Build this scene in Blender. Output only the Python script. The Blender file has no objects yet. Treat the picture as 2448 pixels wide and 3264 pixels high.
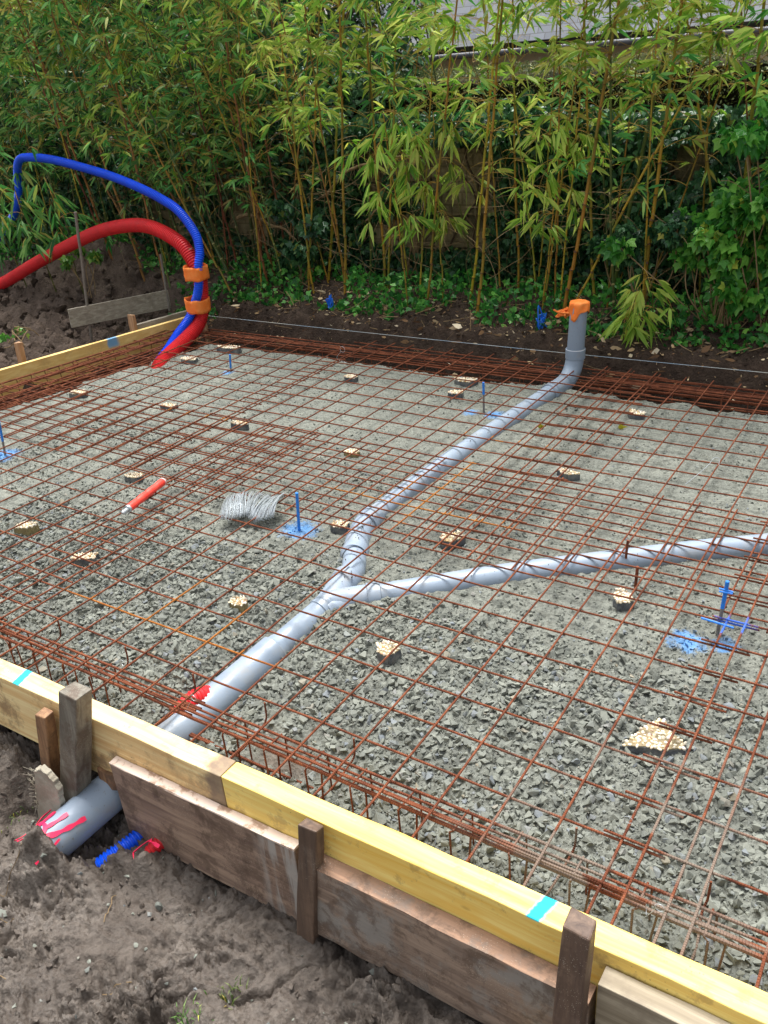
import bpy, math, random
import numpy as np
from mathutils import Matrix, Vector, Quaternion
random.seed(7)
RNG = np.random.default_rng(11)
S = bpy.context.scene
COL = S.collection

# ------------------------------------------------------------------ camera
R0 = (0.8377245, 0.5409930, -0.0744599)      # image right
R1 = (0.1945947, -0.4231263, -0.8849277)     # image down
R2 = (-0.5102456, 0.7268361, -0.4597377)     # viewing direction
CAM = (1.33395, -2.08128, 1.71319)
cd = bpy.data.cameras.new('camera'); cam = bpy.data.objects.new('camera', cd); COL.objects.link(cam)
cam.matrix_world = Matrix(((R0[0], -R1[0], -R2[0], CAM[0]), (R0[1], -R1[1], -R2[1], CAM[1]),
                           (R0[2], -R1[2], -R2[2], CAM[2]), (0, 0, 0, 1)))
cd.sensor_fit = 'HORIZONTAL'; cd.sensor_width = 36; cd.lens = 36*2750.5/2448
cd.clip_start = 0.02; cd.clip_end = 500
S.camera = cam
S.render.resolution_x, S.render.resolution_y = 768, 1024

# ------------------------------------------------------------------ light
SUN_EL, SUN_AZ = math.radians(72), math.radians(-38)     # azimuth measured from +Y towards +X
w = bpy.data.worlds.new('World'); S.world = w; w.use_nodes = True
nt = w.node_tree; bg = nt.nodes['Background']
sky = nt.nodes.new('ShaderNodeTexSky'); sky.sky_type = 'NISHITA'; sky.sun_disc = False
sky.sun_elevation = SUN_EL; sky.sun_rotation = SUN_AZ; sky.air_density = 1.5; sky.dust_density = 4
hs = nt.nodes.new('ShaderNodeHueSaturation'); hs.inputs['Saturation'].default_value = 0.28
nt.links.new(sky.outputs[0], hs.inputs['Color']); nt.links.new(hs.outputs[0], bg.inputs[0])
bg.inputs[1].default_value = 0.13
sd = bpy.data.lights.new('sun', 'SUN'); sun = bpy.data.objects.new('sun', sd); COL.objects.link(sun)
sd.energy = 3.4; sd.angle = math.radians(30); sd.color = (1, 0.985, 0.955)
dv = Vector((math.sin(SUN_AZ)*math.cos(SUN_EL), math.cos(SUN_AZ)*math.cos(SUN_EL), math.sin(SUN_EL)))
sun.rotation_euler = dv.to_track_quat('Z', 'Y').to_euler()
S.view_settings.view_transform = 'Standard'; S.view_settings.look = 'None'
S.view_settings.exposure = 0.74; S.view_settings.gamma = 1
S.render.engine = 'CYCLES'
S.cycles.max_bounces = 8; S.cycles.transmission_bounces = 4; S.cycles.transparent_max_bounces = 8
S.cycles.use_adaptive_sampling = True; S.cycles.adaptive_threshold = 0.01
try: S.cycles.use_denoising = True
except Exception: pass

# ------------------------------------------------------------------ noise in numpy
_perm = np.random.default_rng(3).permutation(512).astype(np.int64)
_ang = np.random.default_rng(4).random(512)*2*np.pi
def _h(ix, iy, s): return _perm[(_perm[(ix+s*37) & 511] + iy) & 511]
def perlin(x, y, s=0):
    x = np.asarray(x, float); y = np.asarray(y, float)
    ix = np.floor(x).astype(np.int64); iy = np.floor(y).astype(np.int64)
    fx, fy = x-ix, y-iy
    u = fx*fx*fx*(fx*(fx*6-15)+10); v = fy*fy*fy*(fy*(fy*6-15)+10)
    def g(dx, dy):
        a = _ang[_h(ix+dx, iy+dy, s)]
        return np.cos(a)*(fx-dx)+np.sin(a)*(fy-dy)
    return ((g(0,0)*(1-u)+g(1,0)*u)*(1-v)+(g(0,1)*(1-u)+g(1,1)*u)*v)*1.5
def fbm(x, y, f, octv, s=0, gain=.5, billow=False):
    r = 0; a = 1
    for k in range(octv):
        n = perlin(x*f+k*11.3, y*f-k*7.7, s+k)
        r = r+a*(np.abs(n)*2-.5 if billow else n); a *= gain; f *= 2.03
    return r
def sstep(a, b, x):
    t = np.clip((x-a)/(b-a), 0, 1); return t*t*(3-2*t)

# ------------------------------------------------------------------ mesh helpers
def mesh_obj(name, verts, faces, mat=None, parent=None, smooth=False, attrs=None, uniform=None):
    """verts (n,3); faces: list of tuples or int array (m,k)."""
    me = bpy.data.meshes.new(name)
    verts = np.asarray(verts, np.float32)
    if isinstance(faces, np.ndarray):
        m, k = faces.shape
        me.vertices.add(len(verts)); me.vertices.foreach_set('co', verts.ravel())
        me.loops.add(m*k); me.loops.foreach_set('vertex_index', faces.astype(np.int32).ravel())
        me.polygons.add(m); me.polygons.foreach_set('loop_start', np.arange(0, m*k, k, dtype=np.int32))
        me.polygons.foreach_set('loop_total', np.full(m, k, np.int32))
        me.update(calc_edges=True)
    else:
        me.from_pydata([tuple(map(float, v)) for v in verts], [], faces); me.update()
    me.polygons.foreach_set('use_smooth', np.full(len(me.polygons), bool(smooth)))
    for an, av in (attrs or {}).items():
        a = me.attributes.new(an, 'FLOAT', 'POINT'); a.data.foreach_set('value', np.asarray(av, np.float32))
    if mat: me.materials.append(mat)
    o = bpy.data.objects.new(name, me); COL.objects.link(o)
    if parent: o.parent = parent
    return o
def tag(o, label=None, cat=None, group=None, kind=None):
    if label: o['label'] = label
    if cat: o['category'] = cat
    if group: o['group'] = group
    if kind: o['kind'] = kind
    return o
def empty(name, loc=(0,0,0), label=None, cat=None, group=None, rz=0):
    o = bpy.data.objects.new(name, None); COL.objects.link(o); o.location = loc; o.rotation_euler = (0,0,rz)
    o.empty_display_size = .1
    return tag(o, label, cat, group)
class MB:
    """collects pieces into one mesh"""
    def __init__(s): s.v = []; s.f = []; s.n = 0; s.a = {}
    def add(s, v, f, **attrs):
        v = np.asarray(v, float); s.v.append(v); s.f += [tuple(int(i)+s.n for i in q) for q in f]
        for k in set(list(attrs)+list(s.a)):
            s.a.setdefault(k, [np.zeros(s.n)] if s.n else [])
            s.a[k].append(np.broadcast_to(attrs.get(k, 0.), (len(v),)).astype(float))
        s.n += len(v)
    def box(s, c, d, rot=None, jit=0, **at):
        v = np.array([(x, y, z) for x in (-.5,.5) for y in (-.5,.5) for z in (-.5,.5)])*np.array(d)
        if jit: v += RNG.normal(0, jit, v.shape)
        if rot is not None: v = v @ np.array(rot).T
        s.add(v+np.array(c), [(0,1,3,2),(4,6,7,5),(0,4,5,1),(2,3,7,6),(0,2,6,4),(1,5,7,3)], **at)
    def tube(s, pts, r, n=8, cap=True, **at):
        pts = np.asarray(pts, float); m = len(pts); r = np.broadcast_to(r, (m,))
        t = np.gradient(pts, axis=0); t /= np.linalg.norm(t, axis=1)[:,None]+1e-12
        up = np.array((0,0,1.)) if abs(t[0][2]) < .9 else np.array((1.,0,0))
        u = np.cross(t[0], up); u /= np.linalg.norm(u); U = []
        for i in range(m):
            u = u-t[i]*(u@t[i]); u /= np.linalg.norm(u); U.append(u)
        U = np.array(U); W = np.cross(t, U)
        a = np.arange(n)*2*np.pi/n
        v = (pts[:,None]+r[:,None,None]*(np.cos(a)[None,:,None]*U[:,None]+np.sin(a)[None,:,None]*W[:,None])).reshape(-1,3)
        i, j = np.meshgrid(np.arange(m-1), np.arange(n), indexing='ij')
        j2 = (j+1) % n
        f = np.stack([i*n+j, i*n+j2, (i+1)*n+j2, (i+1)*n+j], -1).reshape(-1,4)
        L = np.r_[0, np.cumsum(np.linalg.norm(np.diff(pts, axis=0), axis=1))]
        at = dict(at); at.setdefault('along', np.repeat(L, n))
        fs = [tuple(q) for q in f]
        if cap: fs += [tuple(range(n-1,-1,-1)), tuple(range((m-1)*n, m*n))]
        s.add(v, fs, **at)
    def build(s, name, mat=None, parent=None, smooth=False, bevel=0):
        o = mesh_obj(name, np.concatenate(s.v), s.f, mat, parent, smooth, {k: np.concatenate(q) for k, q in s.a.items()})
        if len(s.f) < 6000:
            import bmesh
            bm = bmesh.new(); bm.from_mesh(o.data); bmesh.ops.recalc_face_normals(bm, faces=bm.faces); bm.to_mesh(o.data); bm.free()
            o.data.polygons.foreach_set('use_smooth', np.full(len(o.data.polygons), bool(smooth)))
        if smooth: o.data.set_sharp_from_angle(angle=math.radians(38))
        if bevel:
            b = o.modifiers.new('b', 'BEVEL'); b.width = bevel; b.segments = 2; b.limit_method = 'ANGLE'
        return o
def spline(P, step=.01):
    P = np.asarray(P, float); Q = np.vstack([2*P[0]-P[1], P, 2*P[-1]-P[-2]]); out = []
    for i in range(1, len(Q)-2):
        n = max(2, int(np.linalg.norm(Q[i+1]-Q[i])/step)); t = np.linspace(0, 1, n, endpoint=False)[:,None]
        a, b, c, d = Q[i-1:i+3]
        out.append(.5*((2*b)+(c-a)*t+(2*a-5*b+4*c-d)*t**2+(3*b-a-3*c+d)*t**3))
    out.append(P[-1:]); out = np.vstack(out)
    L = np.r_[0, np.cumsum(np.linalg.norm(np.diff(out, axis=0), axis=1))]
    g = np.linspace(0, L[-1], max(2, int(L[-1]/step)+1))
    return np.stack([np.interp(g, L, out[:,k]) for k in range(3)], 1)
def grid_faces(nx, ny):
    i, j = np.meshgrid(np.arange(nx-1), np.arange(ny-1), indexing='ij')
    return np.stack([i*ny+j, (i+1)*ny+j, (i+1)*ny+j+1, i*ny+j+1], -1).reshape(-1,4)
def rotm(axis, ang): return np.array(Matrix.Rotation(ang, 3, axis))

# ------------------------------------------------------------------ material helpers
def lin(r, g, b):
    f = lambda c: (c/255/12.92) if c/255 <= .04045 else ((c/255+.055)/1.055)**2.4
    return (f(r), f(g), f(b), 1)
class M:
    def __init__(s, name, rough=.7, spec=.5):
        s.m = bpy.data.materials.new(name); s.m.use_nodes = True; s.t = s.m.node_tree
        s.b = s.t.nodes['Principled BSDF']; s.b.inputs['Roughness'].default_value = rough
        s.b.inputs['Specular IOR Level'].default_value = spec
        s._pos = None
    def n(s, typ, **kw):
        nd = s.t.nodes.new(typ)
        for k, v in kw.items(): setattr(nd, k, v)
        return nd
    def l(s, a, b): s.t.links.new(a, b)
    def pos(s, scale=(1,1,1), obj=False, off=(0,0,0)):
        if obj: src = s.n('ShaderNodeTexCoord').outputs['Object']
        else: src = s.n('ShaderNodeNewGeometry').outputs['Position']
        mp = s.n('ShaderNodeMapping'); mp.inputs['Scale'].default_value = scale; mp.inputs['Location'].default_value = off
        s.l(src, mp.inputs[0]); return mp.outputs[0]
    def noise(s, scale, detail=4, rough=.55, vec=None, dist=0):
        nd = s.n('ShaderNodeTexNoise'); nd.inputs['Scale'].default_value = scale; nd.inputs['Detail'].default_value = detail
        nd.inputs['Roughness'].default_value = rough; nd.inputs['Distortion'].default_value = dist
        s.l(vec if vec is not None else s.pos(), nd.inputs['Vector']); return nd.outputs['Fac']
    def voro(s, scale, vec=None, feature='F1', out='Distance'):
        nd = s.n('ShaderNodeTexVoronoi'); nd.feature = feature; nd.inputs['Scale'].default_value = scale
        s.l(vec if vec is not None else s.pos(), nd.inputs['Vector']); return nd.outputs[out]
    def attr(s, name):
        nd = s.n('ShaderNodeAttribute'); nd.attribute_name = name; return nd.outputs['Fac']
    def ramp(s, fac, stops, interp='LINEAR'):
        nd = s.n('ShaderNodeValToRGB'); cr = nd.color_ramp; cr.interpolation = interp
        while len(cr.elements) < len(stops): cr.elements.new(.5)
        for e, (p, c) in zip(cr.elements, stops): e.position = p; e.color = c if len(c) == 4 else (*c, 1)
        s.l(fac, nd.inputs[0]); return nd.outputs[0]
    def mix(s, fac, a, b, mode='MIX'):
        nd = s.n('ShaderNodeMix'); nd.data_type = 'RGBA'; nd.blend_type = mode
        for v, k in ((fac, 0), (a, 6), (b, 7)):
            if isinstance(v, (int, float)): nd.inputs[k].default_value = v
            elif isinstance(v, tuple): nd.inputs[k].default_value = v
            else: s.l(v, nd.inputs[k])
        return nd.outputs[2]
    def math(s, op, a, b=0., c=None, clamp=False):
        nd = s.n('ShaderNodeMath'); nd.operation = op; nd.use_clamp = clamp
        for v, k in ((a, 0), (b, 1), (c, 2)):
            if v is None: continue
            if isinstance(v, (int, float)): nd.inputs[k].default_value = v
            else: s.l(v, nd.inputs[k])
        return nd.outputs[0]
    def mapr(s, v, a, b, c=0., d=1.):
        nd = s.n('ShaderNodeMapRange'); nd.interpolation_type = 'SMOOTHSTEP'
        s.l(v, nd.inputs[0])
        for k, x in zip((1,2,3,4), (a,b,c,d)): nd.inputs[k].default_value = x
        return nd.outputs[0]
    def dist(s, p, scale=(1,1,1)):
        v = s.n('ShaderNodeVectorMath', operation='SUBTRACT'); s.l(s.n('ShaderNodeNewGeometry').outputs['Position'], v.inputs[0]); v.inputs[1].default_value = p
        q = s.n('ShaderNodeVectorMath', operation='MULTIPLY'); s.l(v.outputs[0], q.inputs[0]); q.inputs[1].default_value = scale
        L = s.n('ShaderNodeVectorMath', operation='LENGTH'); s.l(q.outputs[0], L.inputs[0]); return L.outputs['Value']
    def xyz(s):
        nd = s.n('ShaderNodeSeparateXYZ'); s.l(s.n('ShaderNodeNewGeometry').outputs['Position'], nd.inputs[0]); return nd.outputs
    def bump(s, h, strength=.5, dist=.01, prev=None):
        nd = s.n('ShaderNodeBump'); nd.inputs['Strength'].default_value = strength; nd.inputs['Distance'].default_value = dist
        s.l(h, nd.inputs['Height'])
        if prev is not None: s.l(prev, nd.inputs['Normal'])
        s.l(nd.outputs[0], s.b.inputs['Normal']); return nd.outputs[0]
    def color(s, c):
        if isinstance(c, tuple): s.b.inputs['Base Color'].default_value = c
        else: s.l(c, s.b.inputs['Base Color'])
        return s
    def rough(s, r): s.l(r, s.b.inputs['Roughness']); return s

BLUE_SPOTS = [(-.885,.424,-.05,.085),(-.70,1.96,-.05,.06),(-.84,1.94,-.05,.045),(.80,.36,-.05,.065),(.91,.40,-.05,.045),(-2.70,1.98,-.05,.045),(-2.936,.396,-.05,.09)]
def blue_mask(m, spots, zs=.3, soft=.6):
    tot = None
    br = m.noise(34, 5, .8)
    for x, y, z, r in spots:
        d = m.dist((x, y, z), (1, 1, zs))
        d = m.math('ADD', d, m.math('MULTIPLY', m.math('SUBTRACT', br, .5), r*2.6))
        k = m.mapr(d, r*(1-soft), r*1.25, 1, 0)
        tot = k if tot is None else m.math('MAXIMUM', tot, k)
    return tot
PAINT_BLUE = lin(64,156,232)

def mat_gravel(name, rock):
    m = M(name, .82, .35)
    n1 = m.noise(3.2, 5); n2 = m.noise(55, 4, .6)
    base = m.ramp(n1, [(.3, lin(98,101,95)), (.55, lin(116,119,111)), (.75, lin(134,136,126))])
    if rock:
        t = m.attr('tint')
        col = m.ramp(t, [(0, lin(92,96,93)), (.3, lin(110,114,107)), (.6, lin(120,124,115)), (.86, lin(134,137,127)), (.95, lin(108,118,134)), (1, lin(148,136,112))])
        base = m.mix(.72, base, col)
    else:
        base = m.mix(m.mapr(m.noise(38, 5, .7), .46, .62), base, lin(84,86,79), 'MIX')  # fine noise paints dark crevice shade into the bed colour
    base = m.mix(m.math('MULTIPLY', n2, .45), base, lin(150,151,140))
    if not rock:
        base = m.mix(m.math('MULTIPLY', m.mapr(m.noise(26, 6, .75, None, .5), .52, .62), .5), base, lin(74,76,70))  # broader dark crevice shade painted in as noise specks
        soil = m.attr('soil'); base = m.mix(soil, base, m.ramp(m.noise(20, 5, .7), [(.3, lin(70,57,48)), (.7, lin(112,97,85))]))
    bm = blue_mask(m, BLUE_SPOTS)
    base = m.mix(m.math('MULTIPLY', bm, .52), base, PAINT_BLUE)
    m.color(base)
    if rock: m.bump(m.noise(140, 4), .35, .003)
    else:
        b1 = m.bump(m.voro(75, feature='F1'), .8, .008); m.bump(m.noise(120, 5, .7), .6, .006, b1)
    return m.m
def mat_mud(name, wet=.5, dark=1.0):
    m = M(name, .6, .45)
    a = m.noise(5, 6, .65); b = m.noise(60, 5, .7)
    k = dark
    c = m.ramp(a, [(.28, lin(70*k,62*k,55*k)), (.5, lin(97*k,88*k,80*k)), (.72, lin(124*k,115*k,106*k))])
    c = m.mix(m.mapr(b, .42, .72), c, lin(72*k,62*k,54*k))
    sp = m.mapr(m.voro(170), .03, .10, 1, 0)
    sp = m.math('MULTIPLY', sp, m.mapr(m.noise(9, 3), .5, .62))
    c = m.mix(m.math('MULTIPLY', sp, .55), c, lin(178,168,150))
    m.color(c); m.rough(m.mapr(m.noise(7, 4), .35, .68, .36, .8))
    b1 = m.bump(m.noise(45, 8, .72), .75, .014); m.bump(m.voro(90), .35, .006, b1)
    return m.m
def mat_soil():
    m = M('dark_soil', .9, .25)
    a = m.noise(9, 6, .7)
    c = m.ramp(a, [(.3, lin(48,38,31)), (.55, lin(74,60,50)), (.75, lin(102,86,73))])
    X = m.xyz()
    mound = m.mapr(X[0], -3.6, -4.4, 0, 1)
    c = m.mix(m.math('MULTIPLY', mound, .55), c, m.ramp(m.noise(7, 6, .65), [(.3, lin(76,64,56)), (.7, lin(134,118,106))]))
    sp = m.mapr(m.voro(75), .05, .13, 1, 0); sp = m.math('MULTIPLY', sp, m.mapr(m.noise(6, 3), .5, .62))
    c = m.mix(m.math('MULTIPLY', sp, .5), c, lin(170,146,112))
    m.color(c); b1 = m.bump(m.noise(30, 8, .75), 1, .03); m.bump(m.voro(60), .5, .012, b1)
    return m.m
def mat_wood(name, c1, c2, axis='x', dirt=.3, dirtc=lin(120,95,70), knots=True, rough=.6, paint=None, gscale=1.0, knotc=lin(120,70,30), dirtlo=.52, dirthi=.66, dscale=7, grit=False, specks=False):
    m = M(name, rough, .35)
    sc = {'x': (1.2, 28, 28), 'y': (28, 1.2, 28), 'z': (28, 28, 1.2)}[axis]
    sc = tuple(q*gscale for q in sc)
    v = m.pos(sc)
    g = m.noise(1.6, 5, .6, v, .6)
    c = m.ramp(g, [(.32, c2), (.5, tuple((a+b)/2 for a, b in zip(c1, c2))), (.62, c1)])
    fine = m.noise(9, 3, .6, v)
    c = m.mix(m.math('MULTIPLY', m.mapr(fine, .35, .7), .22), c, c2)
    if knots:
        kv = {'x': (3.0, .6, 6.5), 'y': (.6, 3.0, 6.5), 'z': (6.5, .6, 3.0)}[axis]
        kd = m.voro(1.0, m.pos(kv, off=(.3,.1,.7)))
        c = m.mix(m.math('MULTIPLY', m.mapr(kd, .035, .075, 1, 0), .85), c, knotc)
        c = m.mix(m.math('MULTIPLY', m.mapr(kd, .08, .22, 1, 0), .45), c, c2)
    if dirt:
        dn = m.mapr(m.noise(dscale, 6, .7), dirtlo, dirthi)
        c = m.mix(m.math('MULTIPLY', dn, dirt), c, dirtc)
    if grit:
        st = m.mapr(m.noise(13, 8, .75, None, .4), .47, .60); c = m.mix(m.math('MULTIPLY', st, .6), c, lin(88,70,58))
        sp = m.mapr(m.voro(210), .10, .22, 1, 0); sp = m.math('MULTIPLY', sp, m.mapr(m.noise(8, 4, .6), .50, .62)); c = m.mix(m.math('MULTIPLY', sp, .75), c, lin(206,198,182))
    if specks:
        sp = m.mapr(m.voro(85), .08, .2, 1, 0); sp = m.math('MULTIPLY', sp, m.mapr(m.noise(5, 4, .6), .5, .6)); c = m.mix(m.math('MULTIPLY', sp, .7), c, lin(112,88,66))
        c = m.mix(m.math('MULTIPLY', m.mapr(m.noise(3.2, 7, .75), .56, .64), .45), c, lin(170,134,92))
    if paint: c = paint(m, c)
    m.color(c); m.bump(g, .25, .003)
    return m.m
def mat_plain(name, c, rough=.6, spec=.4, nz=0, nzc=None, nscale=20, bump=0, bscale=60, bd=.004):
    m = M(name, rough, spec)
    if nz: m.color(m.mix(m.math('MULTIPLY', m.mapr(m.noise(nscale, 5, .65), .38, .68), nz), c, nzc))
    else: m.color(c)
    if bump: m.bump(m.noise(bscale, 5, .65), bump, bd)
    return m.m
def mat_rust():
    m = M('rusty_steel', .85, .2)
    a = m.noise(14, 4, .65); b = m.noise(180, 3, .6)
    c = m.ramp(a, [(.3, lin(86,49,36)), (.5, lin(128,73,50)), (.68, lin(156,94,65))])
    c = m.mix(m.math('MULTIPLY', m.mapr(b, .4, .65), .4), c, lin(78,46,36))
    o = None
    X = m.xyz()
    for x0, x1, y0, y1 in ((-1.35,-.30,-.452,-.426), (-.915,-.885,-.46,-.12), (-.615,-.585,-.52,-.22), (-.47,-.43,.55,1.62), (-.62,-.585,.75,1.0), (-.95,.0,.72,.745), (-.8,-.1,1.515,1.54), (-2.5,-1.9,1.16,1.19)):
        wx = m.math('MULTIPLY', m.mapr(X[0], x0-.08 if x1-x0 > .1 else x0-.001, x0+.12 if x1-x0 > .1 else x0), m.mapr(X[0], x1-.12 if x1-x0 > .1 else x1, x1+.08 if x1-x0 > .1 else x1+.001, 1, 0))
        wy = m.math('MULTIPLY', m.mapr(X[1], y0-.08 if y1-y0 > .1 else y0-.001, y0+.12 if y1-y0 > .1 else y0), m.mapr(X[1], y1-.12 if y1-y0 > .1 else y1, y1+.08 if y1-y0 > .1 else y1+.001, 1, 0))
        k = m.math('MULTIPLY', wx, wy); o = k if o is None else m.math('MAXIMUM', o, k)
    c = m.mix(m.math('MULTIPLY', o, .75), c, m.ramp(b, [(.35, lin(150,84,30)), (.65, lin(206,136,58))]))
    mudk = m.mapr(m.dist((.95,-.62,0), (1,1,1)), .15, .55, 1, 0)
    mudk = m.math('MULTIPLY', mudk, m.mapr(m.noise(5, 3), .47, .56))
    c = m.mix(m.math('MULTIPLY', mudk, .85), c, lin(134,122,110))
    bl = blue_mask(m, [(.93,.42,0,.06)], 1, .4)
    c = m.mix(m.math('MULTIPLY', bl, .9), c, lin(70,120,220))
    m.color(c)
    rib = m.math('SINE', m.math('MULTIPLY', m.attr('along'), 2*math.pi/.0065))
    m.bump(rib, .8, .0016)
    return m.m
def mat_pvc():
    m = M('grey_pvc', .38, .5)
    c = m.mix(m.mapr(m.noise(11, 5, .65), .5, .72), lin(138,152,168), lin(146,151,156))
    c = m.mix(m.math('MULTIPLY', m.mapr(m.noise(60, 4, .7), .62, .72), .75), c, lin(120,114,102))
    c = m.mix(m.math('MULTIPLY', m.mapr(m.noise(4, 3, .6), .55, .75), .35), c, lin(156,166,182))
    m.color(c); m.rough(m.mapr(m.noise(16, 4), .35, .65, .3, .6)); m.bump(m.noise(30, 4), .08, .003)
    return m.m
def mat_leaf(name, dark, mid, lite, trans=.35, rough=.45):
    m = M(name, rough, .4)
    c = m.ramp(m.attr('tint'), [(0, dark), (.45, mid), (.88, lite), (.965, lin(186,176,70)), (1, lin(196,176,120))])
    r = m.n('ShaderNodeObjectInfo').outputs['Random']
    h = m.n('ShaderNodeHueSaturation'); m.l(c, h.inputs['Color'])
    m.l(m.math('MULTIPLY_ADD', r, .45, .8), h.inputs['Value']); m.l(m.math('MULTIPLY_ADD', r, .04, .488), h.inputs['Hue'])
    m.color(h.outputs[0])
    tr = m.n('ShaderNodeBsdfTranslucent'); m.l(h.outputs[0], tr.inputs[0])
    mx = m.n('ShaderNodeMixShader'); mx.inputs[0].default_value = trans
    out = m.t.nodes['Material Output']; m.l(m.b.outputs[0], mx.inputs[1]); m.l(tr.outputs[0], mx.inputs[2]); m.l(mx.outputs[0], out.inputs[0])
    return m.m

MAT = {}
MAT['gravel'] = mat_gravel('gravel_fines', False); MAT['rock'] = mat_gravel('gravel_stone', True)
MAT['mud'] = mat_mud('wet_mud'); MAT['clod'] = mat_mud('mud_clod', dark=1.03); MAT['soil'] = mat_soil()
MAT['rust'] = mat_rust(); MAT['pvc'] = mat_pvc()
def _pr(m, c):
    X = m.xyz()
    wob = m.math('MULTIPLY', m.math('SUBTRACT', m.noise(60, 3), .5), .012)
    sx = m.math('ADD', m.math('ADD', X[0], m.math('MULTIPLY', X[1], -.25)), wob)
    a = m.math('MULTIPLY', m.mapr(sx, 1.030, 1.038), m.mapr(sx, 1.062, 1.072, 1, 0))
    top = m.mapr(X[2], .044, .049)
    c = m.mix(m.math('MULTIPLY', a, top), c, lin(0,190,210))
    # heartwood band low on the side and grey stain near the joint
    st = m.math('MULTIPLY', m.mapr(X[0], .02, -.07), m.mapr(m.noise(14, 5, .7), .35, .6))
    return m.mix(m.math('MULTIPLY', st, .0), c, lin(120,100,80))
def _pl(m, c):
    X = m.xyz()
    wob = m.math('MULTIPLY', m.math('SUBTRACT', m.noise(60, 3), .5), .012)
    sx = m.math('ADD', m.math('ADD', X[0], m.math('MULTIPLY', X[1], .25)), wob)
    a = m.math('MULTIPLY', m.mapr(sx, -1.207, -1.199), m.mapr(sx, -1.175, -1.165, 1, 0))
    c = m.mix(m.math('MULTIPLY', a, m.mapr(X[2], .044, .049)), c, lin(30,190,205))
    near = m.mapr(X[0], -.45, -.1); d = m.math('MULTIPLY', near, m.mapr(m.noise(10, 6, .72), .42, .6))
    c = m.mix(m.math('MULTIPLY', d, .6), c, lin(122,98,78))
    e = m.mapr(m.math('ADD', X[0], m.math('MULTIPLY', m.noise(20, 4), .05)), -.125, -.095)
    return m.mix(m.math('MULTIPLY', e, .8), c, lin(120,102,90))
MAT['beam_yellow'] = mat_wood('yellow_beam_wood', lin(253,230,142), lin(240,196,88), 'x', .5, lin(176,144,84), paint=_pr, knotc=lin(140,84,24), dirtlo=.56, dirthi=.66, dscale=13, specks=True)
MAT['beam_pale'] = mat_wood('pale_beam_wood', lin(250,228,172), lin(226,184,122), 'x', .75, lin(138,108,82), dscale=5, specks=True, paint=_pl)
def _pf(m, c):
    X = m.xyz()
    n = m.math('MULTIPLY', m.math('SUBTRACT', m.noise(12, 3), .5), .06)
    a = m.math('MULTIPLY', m.mapr(m.math('ADD', X[1], n), 2.0, 2.02), m.mapr(m.math('ADD', X[1], n), 2.08, 2.11, 1, 0))
    return m.mix(m.math('MULTIPLY', m.math('MULTIPLY', a, m.mapr(X[2], -.03, .0)), .8), c, lin(60,160,215))
MAT['beam_far'] = mat_wood('far_beam_wood', lin(242,212,138), lin(222,182,104), 'y', .3, lin(160,126,86), paint=_pf)
MAT['brown_board'] = mat_wood('weathered_brown_board', lin(166,144,126), lin(118,100,88), 'x', .8, lin(146,142,136), knotc=lin(70,50,44), dirtlo=.45, dirthi=.6, dscale=6, grit=True)
def _wt(m, c):
    X = m.xyz(); k = m.mapr(m.noise(22, 4, .7), .38, .5)
    return m.mix(m.math('MULTIPLY', k, .9), c, lin(232,212,196))
MAT['pale_cap'] = mat_wood('scuffed_board_edge', lin(206,180,158), lin(150,118,98), 'x', .3, lin(120,92,76), paint=_wt)
def _cem(m, c):
    X = m.xyz(); k = m.math('MULTIPLY', m.mapr(X[0], .02, .1), m.mapr(m.noise(1.3, 5, .6, m.pos((30,30,3))), .42, .6))
    return m.mix(m.math('MULTIPLY', k, .75), c, lin(176,172,166))
MAT['brown_board_a'] = mat_wood('weathered_board_with_cement', lin(170,144,124), lin(122,100,88), 'x', .6, lin(92,74,64), knotc=lin(70,50,44), paint=_cem, dscale=11, grit=True)
MAT['orange_board'] = mat_wood('reddish_board_edge', lin(170,134,108), lin(124,98,82), 'x', .7, lin(112,104,98), grit=True)
MAT['grey_wood'] = mat_wood('grey_weathered_wood', lin(138,132,120), lin(100,94,84), 'z', .4, lin(120,100,84), knotc=lin(80,64,50), grit=True)
MAT['grey_plank'] = mat_wood('grey_brown_plank', lin(176,164,142), lin(128,116,96), 'x', .4, lin(110,98,84), knotc=lin(90,70,50))
MAT['stake_brown'] = mat_wood('brown_stake_wood', lin(118,96,80), lin(76,62,54), 'z', .5, lin(136,122,108), knotc=lin(56,40,34), grit=True)
MAT['stake_tan'] = mat_wood('tan_stake_wood', lin(164,126,92), lin(116,84,62), 'z', .5, lin(100,80,64), knotc=lin(70,50,38), grit=True)
MAT['stake_dark'] = mat_wood('dark_brown_stake_wood', lin(122,100,84), lin(80,64,56), 'z', .4, lin(132,112,100), knotc=lin(50,36,34), grit=True)
MAT['stake_pale'] = mat_wood('pale_stake_wood', lin(190,154,120), lin(150,112,82), 'z', .3, lin(110,86,70))
MAT['offcut'] = mat_wood('fresh_offcut_wood', lin(240,208,120), lin(214,176,90), 'x', .1)
MAT['far_board'] = mat_wood('grey_brown_far_board', lin(176,168,152), lin(136,126,112), 'y', .35, lin(110,98,86))
MAT['redbrown_board'] = mat_wood('red_brown_shutter_board', lin(128,92,78), lin(96,68,58), 'y', .4, lin(84,70,62))
MAT['red'] = mat_plain('red_corrugated_plastic', lin(220,44,50), .42, .4, .3, lin(160,44,46), 9)
MAT['blue'] = mat_plain('blue_corrugated_plastic', lin(16,88,232), .4, .4, .25, lin(10,60,180), 9)
MAT['orange'] = mat_plain('orange_adhesive_tape', lin(255,132,54), .65, .25, .4, lin(255,176,100), 14, .5, 26, .01)
MAT['pink'] = mat_plain('pink_red_plastic_net', lin(248,40,92), .4, .5, .3, lin(236,24,44), 20)
MAT['bluetwine'] = mat_plain('blue_plastic_twine', lin(24,110,220), .4, .5)
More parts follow.
